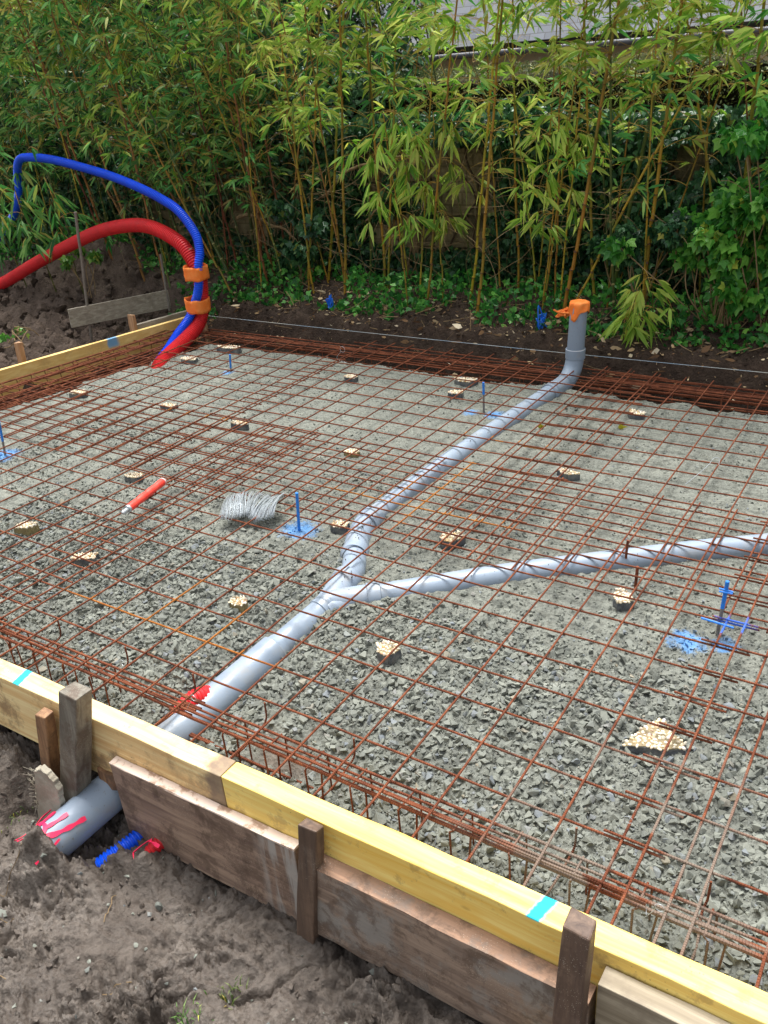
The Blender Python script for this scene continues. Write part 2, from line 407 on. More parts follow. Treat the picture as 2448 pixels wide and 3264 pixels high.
MAT['galv'] = mat_plain('galvanised_wire', lin(188,194,198), .35, .7)
MAT['galv'].node_tree.nodes['Principled BSDF'].inputs['Metallic'].default_value = .45
MAT['greywire'] = mat_plain('dark_grey_iron', lin(128,122,114), .6, .5, .5, lin(104,84,70), 30)
MAT['string'] = mat_plain('pale_mason_string', lin(206,206,196), .8, .2, .6, lin(80,150,200), 2.2)
MAT['slabc'] = mat_plain('rough_grey_fibre_cement', lin(172,166,150), .95, .2, .6, lin(126,114,98), 12, .7, 90, .006)
MAT['stickred'] = mat_plain('fluorescent_red_sleeve', lin(244,70,58), .45, .4, .3, lin(250,110,92), 22)
MAT['bark'] = mat_plain('bark', lin(92,76,60), .9, .2, .6, lin(60,48,38), 12, .8, 24, .02)
MAT['twig'] = mat_plain('dry_twig', lin(142,120,88), .8, .2, .5, lin(96,78,58), 30)
_m = M('dry_leaf', .8, .2); _m.color(_m.ramp(_m.attr('tint'), [(0, lin(92,70,52)), (.35, lin(128,98,70)), (.6, lin(176,146,108)), (.85, lin(214,190,150)), (1, lin(236,220,190))])); MAT['litter'] = _m.m
def mat_culm(name, c1, c2, node):
    m = M(name, .4, .4)
    c = m.mix(m.mapr(m.noise(3, 3), .35, .65), c1, c2)
    c = m.mix(m.attr('node'), c, node)
    h = m.n('ShaderNodeHueSaturation'); m.l(c, h.inputs['Color']); r = m.n('ShaderNodeObjectInfo').outputs['Random']
    m.l(m.math('MULTIPLY_ADD', r, .5, .7), h.inputs['Value']); m.l(m.math('MULTIPLY_ADD', r, .05, .475), h.inputs['Hue'])
    m.color(h.outputs[0]); return m.m
MAT['culm_y'] = mat_culm('yellow_bamboo_culm', lin(184,144,50), lin(136,130,48), lin(110,80,40))
MAT['culm_g'] = mat_culm('green_bamboo_culm', lin(92,104,44), lin(60,76,38), lin(150,140,90))
MAT['culm_b'] = mat_culm('brown_bamboo_culm', lin(158,106,62), lin(120,76,46), lin(90,60,40))
MAT['branch'] = mat_plain('bamboo_branch', lin(176,140,60), .6, .3, .5, lin(130,104,56), 6)
MAT['leaf_y'] = mat_leaf('yellow_green_bamboo_leaf', lin(92,130,40), lin(162,194,74), lin(214,222,116), .5)
MAT['leaf_g'] = mat_leaf('green_bamboo_leaf', lin(48,98,44), lin(100,154,72), lin(154,196,112), .45)
MAT['ivy_dark'] = mat_leaf('dark_ivy_leaf', lin(30,60,38), lin(50,92,56), lin(86,130,80), .15, .35)
MAT['ivy_lite'] = mat_leaf('bright_ivy_leaf', lin(48,98,36), lin(86,144,54), lin(136,184,78), .35, .35)
MAT['ivy_mid'] = mat_leaf('ground_ivy_leaf', lin(38,76,32), lin(66,116,46), lin(112,158,66), .25, .4)
MAT['tree_leaf'] = mat_leaf('dark_evergreen_leaf', lin(22,40,24), lin(40,66,36), lin(66,92,50), .15, .5)
MAT['hedge_leaf'] = mat_leaf('hedge_leaf', lin(62,74,40), lin(98,106,62), lin(140,138,96), .15, .6)

# world-built things: parts are modelled in world coordinates, then moved into the frame of their Empty
WB = []
def thing(name, loc, label, cat, group=None):
    e = empty(name, loc, label, cat, group); WB.append(e); return e
def settle():
    for e in WB:
        T = Matrix.Translation(-Vector(e.location))
        for c in e.children_recursive:
            if c.type == 'MESH': c.data.transform(T)

# ------------------------------------------------------------------ ground
def yr(x): return -.867+.0165*x            # rear edge of the front formwork
def yf(x): return yr(x)-.066
def xl(y): return -4.075+.2*(y-1.2)        # inner edge of the left formwork
def ground_h(x, y):
    front = -.36+0*x
    left = -.13+.58*np.exp(-(((x+5.85)/.85)**2+((y-3.62)/.62)**2))-.05*np.exp(-(((x+4.6)/.4)**2+((y-2.7)/.5)**2))+.10*np.exp(-(((x+6.6)/.8)**2+((y-2.6)/.5)**2))
    bank = -.36+.44*sstep(2.73, 2.98, y+.04*perlin(x*3, y*0+3, 5))+.06*sstep(3, 3.6, y)
    base = np.where(y > -.9, -.36, front)
    lf = sstep(-3.9, -4.12, x-.2*(y-1.2))*sstep(.2, .7, y)
    h = np.maximum(base, bank)
    h = h*(1-lf)+np.maximum(left, np.where(y > 3.2, bank*sstep(3.15, 3.5, y), -1))*lf
    rough = sstep(2.6, 2.9, y)+lf
    h = h+np.clip(rough, 0, 1)*(.035+.03*lf)*fbm(x, y, 4, 3, 9, billow=True)-np.clip(rough, 0, 1)*(.016+.014*lf)*fbm(x+.03*perlin(x*14, y*14, 3), y+.03*perlin(x*14, y*14, 6), 14, 3, 2, .6, billow=True)
    far = sstep(5, 12, np.maximum(abs(x), abs(y)))
    h = h*(1-far)+.1*far
    # the foreground mud patch lies over this sheet
    fp = sstep(-2.9, -2.6, x)*sstep(1.9, 1.6, x)*sstep(-2.9, -2.7, y)*sstep(-.80, -.86, y)
    return h-.12*fp
xs = np.concatenate([-np.geomspace(90, 9, 18), np.arange(-8.9, 3, .027), np.geomspace(3.05, 90, 22)])
ys = np.concatenate([-np.geomspace(90, 3.2, 16), np.arange(-3, .5, .1), np.arange(.5, 4.5, .027), np.geomspace(4.6, 90, 22)])
X, Y = np.meshgrid(xs, ys, indexing='ij')
o = mesh_obj('soil_ground', np.stack([X, Y, ground_h(X, Y)], -1).reshape(-1,3), grid_faces(len(xs), len(ys)), MAT['soil'], smooth=True)
tag(o, kind='structure')

def mud_h(x, y):
    z = -.355+.13*sstep(-.65, -1.15, x+.25*perlin(x*3, y*3, 8))+.03*sstep(.1, .9, x)
    z = z+.15*np.exp(-(((x+.625)/.075)**2+((y+1.195)/.042)**2))+.05*np.exp(-(((x+.60)/.12)**2+((y+1.24)/.06)**2))+.06*np.exp(-(((x+.51)/.07)**2+((y+1.17)/.05)**2))+.05*np.exp(-(((x+.46)/.06)**2+((y+1.07)/.035)**2))
    z = z+.085*np.exp(-(((x+.34)/.055)**2+((y+1.06)/.04)**2))
    k = .55+.75*sstep(.35, -.35, perlin(x*1.7+2, y*1.7, 21)+x*.35)
    wx = x+.05*perlin(x*6, y*6, 31); wy = y+.05*perlin(x*6+9, y*6, 33)
    wx = wx+.016*perlin(x*22, y*22, 35); wy = wy+.016*perlin(x*22+5, y*22, 36)
    cl = sstep(-.55, .25, perlin(x*3.1+4, y*3.1, 22))
    z = z+k*(.034*fbm(wx, wy, 4, 2, 12)-(.008+.026*cl)*fbm(wx, wy, 12, 3, 15, .6, billow=True)-(.004+.011*cl)*fbm(wx, wy, 44, 3, 18, .7, billow=True)+.004*fbm(x, y, 30, 4, 19, .7))
    z = z-.020*sstep(.14, .01, np.abs(perlin(wx*4.5, wy*4.5, 41)))*k
    return z
mx = np.concatenate([np.arange(-2.6, -1.35, .02), np.arange(-1.35, 1.05, .0055), np.arange(1.05, 1.7, .02)])
my = np.concatenate([np.arange(-2.7, -1.8, .03), np.arange(-1.8, -.84, .0055)])
X, Y = np.meshgrid(mx, my, indexing='ij')
o = mesh_obj('mud_ground', np.stack([X, Y, mud_h(X, Y)], -1).reshape(-1,3), grid_faces(len(mx), len(my)), MAT['mud'], smooth=True)
tag(o, kind='structure')

def gravel_edge(x, y):
    """1 inside the gravel bed, 0 in the trench round it"""
    n = .05*perlin(x*5, y*5, 51)+.02*perlin(x*17, y*17, 52)
    back = sstep(2.56, 2.47, y+n); left = sstep(-3.52, -3.42, x-.2*(y-2.03)+n)
    return back*left
def gravel_h(x, y):
    e = gravel_edge(x, y)
    n = .09*perlin(x*2.3, y*2.3, 55)
    drop = sstep(-.12, -.72, y+n)*(.085+.05*np.exp(-((x+.2)/.4)**2)+.03*sstep(-.8, -1.3, x))
    nr = sstep(1.2, -.2, y)
    g = -.058-drop+.010*fbm(x, y, 3.5, 3, 57)+(.003+.007*nr)*fbm(x, y, 22, 3, 58, billow=True)+.0022*fbm(x, y, 80, 2, 59)
    d = np.abs(x+.655-(y+1.2)*.173); g = g-.055*np.exp(-(d/.12)**2)*sstep(-.02, -.2, y)
    return g*e+(-.40)*(1-e)
gx = np.concatenate([np.arange(-4.2, -2.4, .02), np.arange(-2.4, 1.9, .0105), np.arange(1.9, 3.2, .03)])
gy = np.concatenate([np.arange(-.90, .7, .0095), np.arange(.7, 2.9, .0155)])
X, Y = np.meshgrid(gx, gy, indexing='ij'); Z = gravel_h(X, Y)
soil = np.clip((1-gravel_edge(X, Y))*1.5, 0, 1)
pit = sstep(.45, .9, .8*np.exp(-(((X+.15)/.22)**2+((Y+.62)/.12)**2))+.35*sstep(-.62, -.75, Y)*(.6+perlin(X*5, Y*5, 61))+.1*perlin(X*9, Y*9, 62))
o = mesh_obj('gravel_bed', np.stack([X, Y, Z], -1).reshape(-1,3), grid_faces(len(gx), len(gy)), MAT['gravel'], smooth=True,
             attrs={'soil': np.maximum(soil, pit).ravel()})
tag(o, kind='structure')

# ------------------------------------------------------------------ stones
phi = (1+5**.5)/2
ICO_V = np.array([(-1,phi,0),(1,phi,0),(-1,-phi,0),(1,-phi,0),(0,-1,phi),(0,1,phi),(0,-1,-phi),(0,1,-phi),(phi,0,-1),(phi,0,1),(-phi,0,-1),(-phi,0,1)])/np.sqrt(1+phi*phi)
ICO_F = np.array([(0,11,5),(0,5,1),(0,1,7),(0,7,10),(0,10,11),(1,5,9),(5,11,4),(11,10,2),(10,7,6),(7,1,8),(3,9,4),(3,4,2),(3,2,6),(3,6,8),(3,8,9),(4,9,5),(2,4,11),(6,2,10),(8,6,7),(9,8,1)])
def subdiv(V, F):
    mid = {}; V = list(V); out = []
    def m(a, b):
        k = (min(a,b), max(a,b))
        if k not in mid:
            p = V[a]+V[b]; V.append(p/np.linalg.norm(p)); mid[k] = len(V)-1
        return mid[k]
    for a, b, c in F:
        ab, bc, ca = m(a,b), m(b,c), m(c,a); out += [(a,ab,ca),(b,bc,ab),(c,ca,bc),(ab,bc,ca)]
    return np.array(V), np.array(out)
ICO2_V, ICO2_F = subdiv(ICO_V, ICO_F)
def rand_rot(n, rng, full=True):
    q = rng.normal(size=(n,4)); 
    if not full: q[:,1:3] *= .34
    q /= np.linalg.norm(q, axis=1)[:,None]; a, b, c, d = q.T
    return np.stack([np.stack([1-2*(c*c+d*d), 2*(b*c-a*d), 2*(b*d+a*c)], -1), np.stack([2*(b*c+a*d), 1-2*(b*b+d*d), 2*(c*d-a*b)], -1),
                     np.stack([2*(b*d-a*c), 2*(c*d+a*b), 1-2*(b*b+c*c)], -1)], 1)
def hull_proto(rng, n):
    import bmesh
    bm = bmesh.new(); p = rng.normal(size=(n,3)); p /= np.linalg.norm(p, axis=1)[:,None]; p *= rng.uniform(.8, 1.1, (n,1))
    for q in p: bm.verts.new(q)
    r = bmesh.ops.convex_hull(bm, input=bm.verts)
    bmesh.ops.delete(bm, geom=[v for v in bm.verts if not v.link_faces], context='VERTS'); bmesh.ops.triangulate(bm, faces=bm.faces)
    bm.verts.index_update(); V = np.array([v.co[:] for v in bm.verts]); F = np.array([[v.index for v in f.verts] for f in bm.faces]); bm.free(); return V, F
def stones(name, pos, size, mat, rng, flat=.55, jit=.25, full=True, fine=False, smooth=False, parent=None, elong=.8, npt=9):
    n = len(pos); P = min(40, max(1, n)); idx = rng.integers(0, P, n); R = rand_rot(n, rng, full); VV, FF, TT, base = [], [], [], 0
    for i in range(P):
        if fine:
            k = len(ICO2_V); pr = ICO2_V.copy()
            for j in range(9):
                d = rng.normal(size=3); d /= np.linalg.norm(d); ex = np.clip(pr @ d-rng.uniform(.62, .95), 0, None); pr = pr-ex[:,None]*d
            pr = pr*(1+rng.normal(0, .03 if not jit else .10, (k,1))); F = ICO2_F
        else: pr, F = hull_proto(rng, npt+int(rng.integers(-1, 3)))
        pr = pr*np.array((1, rng.uniform(elong-.25, elong+.15), rng.uniform(flat*.6, flat*1.3))); sel = np.where(idx == i)[0]
        if not len(sel): continue
        v = np.einsum('nij,kj->nki', R[sel], pr)*(size[sel]*.5)[:,None,None]+pos[sel][:,None]; k = len(pr)
        VV.append(v.reshape(-1,3)); FF.append((F[None]+(base+np.arange(len(sel))*k)[:,None,None]).reshape(-1,3)); TT.append(np.repeat(rng.random(len(sel)), k)); base += k*len(sel)
    return mesh_obj(name, np.concatenate(VV), np.concatenate(FF), mat, parent, smooth, {'tint': np.concatenate(TT)})
# the pipes push the stones aside
PIPE_AX = [((-.655,-1.2,-.305),(-.425,.13,-.075)), ((-.425,.13,-.07),(-.46,.2,-.066)), ((-.46,.2,-.066),(-.645,.62,-.062)), ((-.645,.62,-.062),(-.545,2.6,-.055)), ((-.42,.02,-.07),(1.1,1.30,-.058))]
def pipe_clear(x, y):
    d = np.full(x.shape, 9.)
    for a, b in PIPE_AX:
        ax, ay = a[:2]; bx, by = b[0]-ax, b[1]-ay
        t = np.clip(((x-ax)*bx+(y-ay)*by)/(bx*bx+by*by), 0, 1); d = np.minimum(d, np.hypot(x-ax-t*bx, y-ay-t*by))
    return d
rng = np.random.default_rng(5)
def scat(n, x0, x1, y0, y1, smin, smax, pw, keep=None):
    x = rng.uniform(x0, x1, n); y = rng.uniform(y0, y1, n); s = smin*(smax/smin)**(rng.random(n)**pw)
    k = (gravel_edge(x, y) > .75) & (pipe_clear(x, y) > np.where(y < -.15, .066, .046)+.25*s)
    if keep is not None: k &= rng.random(n) < keep(x, y)
    return x[k], y[k], s[k]
A = [scat(56000, -2.3, 2.1, -.86, .15, .007, .042, 1.6, lambda x, y: np.clip(.95-1.1*np.exp(-(((x+.15)/.22)**2+((y+.62)/.12)**2)), 0, 1)),
     scat(36000, -3.0, 2.4, .1, 1.1, .007, .028, 2.0, lambda x, y: .30+.40*sstep(-.2, .3, perlin(x*2, y*2, 71))+.3*sstep(.6, .1, y)),
     scat(24000, -3.8, 2.6, 1.1, 2.6, .008, .024, 2.4, lambda x, y: .30+.45*sstep(-.1, .4, perlin(x*2, y*2, 71))),
     scat(900, -2.2, 1.9, -.86, .3, .030, .052, 1.5)]
x, y, s = [np.concatenate([q[i] for q in A]) for i in range(3)]
o = stones('gravel', np.stack([x, y, gravel_h(x, y)+s*.09], -1), s, MAT['rock'], rng, .6, .22, full=False)
tag(o, 'loose grey crushed stone spread over the slab bed under the mesh', 'gravel', kind='stuff')
# crumbs along the trench lip at the back
# mud clods and small stones in the foreground
rng = np.random.default_rng(8)
n = 2200; x = rng.uniform(-1.45, 1.0, n); y = rng.uniform(-1.85, -.95, n); s = .004*(.034/.004)**(rng.random(n)**2.2)
k = (perlin(x*2.2, y*2.2, 73)+.25*(-x) > -.12) & (pipe_clear(x, y) > .07)
x, y, s = x[k], y[k], s[k]
o = stones('mud_clods', np.stack([x, y, mud_h(x, y)+s*.0], -1), s, MAT['clod'], rng, .7, .2, npt=14)
tag(o, 'crumbled clods of brown mud lying on the trampled ground', 'mud clods', kind='stuff')
x = rng.uniform(-1.3, .95, 260); y = rng.uniform(-1.75, -.98, 260); s = rng.uniform(.006, .026, 260)**1.0
o = stones('pebbles', np.stack([x, y, mud_h(x, y)+s*.12], -1), s*rng.uniform(.5, 1.2, 260), MAT['rock'], rng, .5, .2)
tag(o, 'small grey chips of stone pressed into the brown mud', 'stone chips', kind='stuff')
# clods on the spoil heap and the bank
n = 6000; x = rng.uniform(-8, 2.2, n); y = rng.uniform(1.4, 3.5, n); s = .012*(.14/.012)**(rng.random(n)**2.4)
k = ((x < -4.3) | (y > 2.78)) & (y > 2.75-.0*x) | ((x < -4.4) & (y > 1.4)); k &= ~((x > -4.5) & (s > .045))
x, y, s = x[k], y[k], s[k]
o = stones('soil_clods', np.stack([x, y, ground_h(x, y)+s*.12], -1), s, MAT['soil'], rng, .75, .2, npt=16)
tag(o, 'lumps of dark earth on the spoil heap and the bank', 'earth clods', kind='stuff')

# ------------------------------------------------------------------ front formwork
RB = Matrix.Rotation(math.atan(.0165), 3, 'Z')
def plank(x0, x1, y_front, thick, z0, z1, name, mat, parent=None, dz=0, seg=10, wob=.0012, bevel=.002, lean=0):
    """a board running along x; y_front = function of x"""
    mb = MB(); n = seg+1; xx = np.linspace(x0, x1, n); V = []
    for i, q in enumerate(xx):
        d = dz*(q-x0); f = y_front(q)
        for (yy, zz) in ((f-lean, z0+d), (f, z1+d), (f+thick, z1+d), (f+thick-lean, z0+d)):
            V.append((q, yy+RNG.normal(0, wob), zz+RNG.normal(0, wob)))
    F = [(i*4+j, i*4+(j+1) % 4, (i+1)*4+(j+1) % 4, (i+1)*4+j) for i in range(seg) for j in range(4)]
    F = [(a, d, c, b) for a, b, c, d in F]
    F += [(0,1,2,3), tuple((n-1)*4+k for k in (3,2,1,0))]
    mb.add(V, F); return mb.build(name, mat, parent, bevel=bevel)
o = plank(-.0795, 3.1, yf, .066, -.19, .05, 'formwork_beam', MAT['beam_yellow'], seg=24, bevel=.003)
tag(o, 'bright yellow timber beam along the near edge, with a turquoise paint mark', 'beam', 'yellow formwork timbers round the slab')
o = plank(-4.3, -.082, yf, .066, -.192, .049, 'formwork_beam', MAT['beam_pale'], seg=24, bevel=.003)
tag(o, 'pale tan timber beam behind the tall grey-brown stake, dirty at its end', 'beam', 'yellow formwork timbers round the slab')

t = thing('shuttering_board', (-.16, -.98, -.36), 'brown board leaning under the beam, with white scuffed top edge and cement streaks', 'board', 'old boards under the front beam')
plank(-.515, .178, lambda x: yf(x)-.033, .031, -.362, -.070, 'board', MAT['brown_board_a'], t, dz=.012)
plank(-.516, .179, lambda x: yf(x)-.034, .033, -.0695, -.064, 'scuffed_edge', MAT['pale_cap'], t, dz=.012, bevel=.001)
t = thing('shuttering_board', (.56, -.98, -.33), 'brown board with reddish top edge, between the two narrow dark stakes', 'board', 'old boards under the front beam')
plank(.218, .97, lambda x: yf(x)-.050, .048, -.33, -.064, 'board', MAT['brown_board'], t, dz=-.012)
plank(.217, .97, lambda x: yf(x)-.051, .049, -.0635, -.060, 'top_edge', MAT['orange_board'], t, dz=-.012, bevel=.001)
o = plank(.987, 1.9, lambda x: yf(x)-.052, .05, -.28, .012, 'shuttering_board', MAT['grey_plank'], dz=-.01, lean=.01)
tag(o, 'greyish plank with worn edge to the right of the stake nearest the corner', 'board', 'old boards under the front beam')

def stake(name, label, base, top, w, d, mat, group, z_dig=.08, bev=.004, chip=.006, cat='stake'):
    b = np.array(base, float); t = np.array(top, float); ax = t-b; b = b-ax/np.linalg.norm(ax)*z_dig
    mb = MB(); V = []; K = 6
    for i in range(K+1):
        c = b+(t-b)*i/K; tw = 1-(.25 if i == 0 else 0)
        for sx, sy in ((-1,-1),(1,-1),(1,1),(-1,1)):
            V.append(c+np.array((sx*w/2*tw, sy*d/2*tw, 0))+RNG.normal(0, .0012, 3)+(np.array((0,0,RNG.uniform(-chip, chip))) if i == K else 0))
    F = [(i*4+j, i*4+(j+1) % 4, (i+1)*4+(j+1) % 4, (i+1)*4+j) for i in range(K) for j in range(4)]+[(3,2,1,0), tuple(K*4+k for k in range(4))]
    mb.add(V, F); o = mb.build(name, mat, bevel=bev); return tag(o, label, cat, group)
G = 'wooden stakes propping the front beam'
stake('wooden_stake', 'tall thick grey-brown stake in front of the pale beam', (-.715,-1.012,-.33), (-.578,-.972,.185), .078, .062, MAT['grey_wood'], G)
stake('wooden_stake', 'short tan stake behind the tall thick one at the pale beam', (-.835,-.995,-.30), (-.772,-.978,.030), .050, .04, MAT['stake_tan'], G)
stake('wooden_stake', 'narrow dark stake between the two brown boards', (.195,-.985,-.38), (.252,-.962,.070), .056, .036, MAT['stake_brown'], G)
stake('wooden_stake', 'dark brown stake with splintered top, right of the turquoise mark', (.935,-1.02,-.36), (.947,-.978,.185), .058, .05, MAT['stake_dark'], G, chip=.012)
# torn fibre-cement piece and fibres
t = thing('cement_offcut', (-.73, -1.0, -.34), 'torn grey fibre cement piece beside the tall stake, left of the pipe', 'offcut')
mb = MB(); P = np.array([(-.835,-1.062,-.40), (-.800,-1.056,-.25), (-.775,-1.052,-.150), (-.762,-1.05,-.125), (-.73,-1.05,-.110), (-.69,-1.05,-.125), (-.668,-1.05,-.165), (-.672,-1.054,-.22), (-.69,-1.06,-.40)])
P = np.concatenate([P[i]+(P[(i+1)%len(P)]-P[i])*f for i in range(len(P)) for f in (np.array([0,.2,.4,.6,.8])[:,None],)]); P = P+RNG.normal(0,1,P.shape)*(.0035,.001,.0035); V = np.vstack([P+(-.0,-.020,0), P+(0,.0,0)]); k = len(P)
mb.add(V, [tuple(range(k-1,-1,-1)), tuple(range(k,2*k))]+[(i, (i+1)%k, k+(i+1)%k, k+i) for i in range(k)]); mb.build('slab_piece', MAT['slabc'], t, bevel=.004)
mb = MB()
for i in range(70):
    z = RNG.uniform(-.33, -.15); p = np.array((-.795-.16*(-.15-z), -1.072+RNG.uniform(0,.015), z)); d = np.array((-RNG.uniform(.006, .028), RNG.normal(0,.006), RNG.normal(-.004,.010)))
    mb.tube([p, p+d*.5+RNG.normal(0,.003,3), p+d+RNG.normal(0,.004,3)], .0007, 3)
mb.build('torn_fibres', MAT['slabc'], t)
o = plank(-.625, -.535, lambda x: yf(x)-.014, .045, -.215, -.155, 'wood_wedge', MAT['stake_tan'], seg=3, wob=.003, bevel=.004)
tag(o, 'small split tan wood block under the pale beam above the pipe', 'wood block')
mb = MB(); mb.box((.835,-1.035,-.315), (.07,.05,.025), rotm('Z', .5) @ rotm('Y', .3), .002); o = mb.build('wood_block', MAT['offcut'], bevel=.003)
tag(o, 'small fresh yellow wood offcut lying on the mud under the boards', 'wood block')

# ------------------------------------------------------------------ left formwork
def plank_y(y0, y1, x_in, thick, z0, z1, name, mat, parent=None, seg=10, bevel=.002):
    mb = MB(); n = seg+1; V = []
    for q in np.linspace(y0, y1, n):
        f = x_in(q)
        for xx, zz in ((f-thick, z0), (f-thick, z1), (f, z1), (f, z0)): V.append((xx+RNG.normal(0,.001), q, zz+RNG.normal(0,.001)))
    F = [(i*4+j, i*4+(j+1) % 4, (i+1)*4+(j+1) % 4, (i+1)*4+j) for i in range(seg) for j in range(4)]+[(3,2,1,0), tuple((n-1)*4+k for k in range(4))]
    mb.add(V, F); return mb.build(name, mat, parent, bevel=bevel)
tag(plank_y(-.86, 2.77, xl, .034, -.16, .05, 'formwork_beam', MAT['beam_far']), 'yellow formwork board at the far left, running up to the red and blue conduits', 'beam', 'yellow formwork timbers round the slab')
tag(plank_y(.9, 2.42, lambda y: xl(y)+.03, .03, -.38, -.17, 'shuttering_board', MAT['redbrown_board']), 'dull reddish board below the far left yellow board in the trench', 'board', 'old boards at the left edge')
tag(plank_y(2.35, 2.92, lambda y: xl(y)-.16, .03, -.10, .055, 'shuttering_board', MAT['far_board']), 'short weathered board lying just outside the far end of the left formwork', 'board', 'old boards at the left edge')
G = 'wooden stakes outside the left formwork'
stake('wooden_stake', 'pale stake beside the blue paint mark, nearer the left edge', (-4.17,1.43,-.2), (-4.16,1.45,.17), .05, .04, MAT['stake_pale'], G)
stake('wooden_stake', 'reddish pale stake next to the hanging grey board, outside the left formwork', (-3.99,2.33,-.2), (-3.985,2.34,.15), .055, .035, MAT['stake_pale'], G)
stake('wooden_stake', 'slim pale lath standing inside the bundle of red and blue conduits', (-3.575,2.70,-.15), (-3.565,2.66,.60), .032, .028, MAT['stake_pale'], 'conduit bundle', cat='lath')
o = None
mb = MB(); a = np.array((-4.775,2.36)); b = np.array((-4.418,3.14)); d = (b-a); L = np.hypot(*d); ang = math.atan2(d[1], d[0])
mb.box((*((a+b)/2), .045), (L, .028, .155), rotm('Z', ang) @ rotm('Y', 0), .002)
o = mb.build('batter_board', MAT['far_board'], bevel=.002); tag(o, 'weathered grey board hung level between two iron rods by the spoil heap', 'board')
def rod(name, p, q, r, mat, label, cat, group=None, parent=None, n=8, bend=0):
    mb = MB(); P = np.linspace(p, q, 7)
    if bend: P[1:-1] += RNG.normal(0, bend, (5,3))
    mb.tube(P, r, n); o = mb.build(name, mat, parent, True)
    if label: tag(o, label, cat, group)
    return o
rod('iron_rod', (-4.765,2.50,-.3), (-4.60,2.52,.865), .0115, MAT['greywire'], 'tall grey iron rod crossing in front of the red conduit, holding the grey board', 'rod', 'iron rods of the batter board', bend=.002)
rod('iron_rod', (-4.40,3.10,-.2), (-4.44,3.16,.42), .010, MAT['greywire'], 'shorter iron rod at the far end of the hanging grey board', 'rod', 'iron rods of the batter board', bend=.002)
mb = MB(); P = np.linspace((-3.78,2.768,.058), (2.2,2.87,.058), 60); P[:,2] -= .012*np.sin(np.linspace(0, np.pi, 60)); mb.tube(P, .0018, 5)
tag(mb.build('mason_string', MAT['string']), 'pale taut string line along the far edge of the slab', 'string')

# ------------------------------------------------------------------ steel mesh panels
def sag(x, y): return .006*perlin(x*1.1, y*1.1, 91)+.002*perlin(x*4, y*4, 92)
def panel(label, x0, x1, y0, y1, ox, oy, z, rot=0., sx=.15, sy=.1464, top='A', r=.0036, front_cut=True):
    """welded mesh: bars along y ('A') every sx, bars along x ('B') every sy"""
    mb = MB(); ca, sa = math.cos(rot), math.sin(rot); cx, cy = (x0+x1)/2, (y0+y1)/2
    def place(P):
        x, y = P[:,0]-cx, P[:,1]-cy
        return np.stack([cx+x*ca-y*sa, cy+x*sa+y*ca, P[:,2]], 1)
    zA, zB = (z+r*.9, z-r*.9) if top == 'A' else (z-r*.9, z+r*.9)
    xa = np.arange(math.ceil((x0-ox)/sx-1e-6), math.floor((x1-ox)/sx+1e-6)+1)*sx+ox
    yb = np.arange(math.ceil((y0-oy)/sy-1e-6), math.floor((y1-oy)/sy+1e-6)+1)*sy+oy
    for q in xa:
        yy = np.arange(y0-RNG.uniform(0,.008), y1+.001, .075); j = RNG.normal(0, .0015)
        P = np.stack([q+j+.0012*perlin(yy*3, yy*0+q*7, 93), yy, 0*yy], 1); P = place(P); P[:,2] = zA+sag(P[:,0], P[:,1]); mb.tube(P, r, 7)
    for q in yb:
        xx = np.arange(x0-RNG.uniform(0,.008), x1+.001, .075); j = RNG.normal(0, .0015)
        P = np.stack([xx, q+j+.0012*perlin(xx*3, xx*0+q*7, 94), 0*xx], 1); P = place(P); P[:,2] = zB+sag(P[:,0], P[:,1]); mb.tube(P, r, 7)
    o = mb.build('rebar_mesh_panel', MAT['rust'], None, True)
    return tag(o, label, 'rebar mesh', 'welded steel mesh panels on the slab')
panel('rusty welded mesh panel crossing over the pipe junction beside the near beam', -1.69, 1.06, -.852, 1.27, 0, 0, 0., rot=.004)
panel('rusty welded mesh panel at the near right, under which the branch pipe leaves', .86, 3.1, -.845, 1.34, .06, .010, .012, rot=.004)
panel('rusty welded mesh panel at the near left carrying the red sleeve', -3.9, -1.29, -.87, 1.24, -.03, .04, .010, rot=-.006)
panel('rusty welded mesh panel at the far left by the red and blue conduits', -3.87, -1.95, .50, 2.66, -.06, .03, -.010, rot=.006)
panel('rusty welded mesh panel at the far middle, over the straight rear pipe', -2.14, .06, .43, 2.80, -.05, .05, .011, rot=-.003)
panel('rusty welded mesh panel at the far right, right of the upright pipe', -.33, 2.9, .45, 2.80, -.03, .075, -.006, rot=.003)

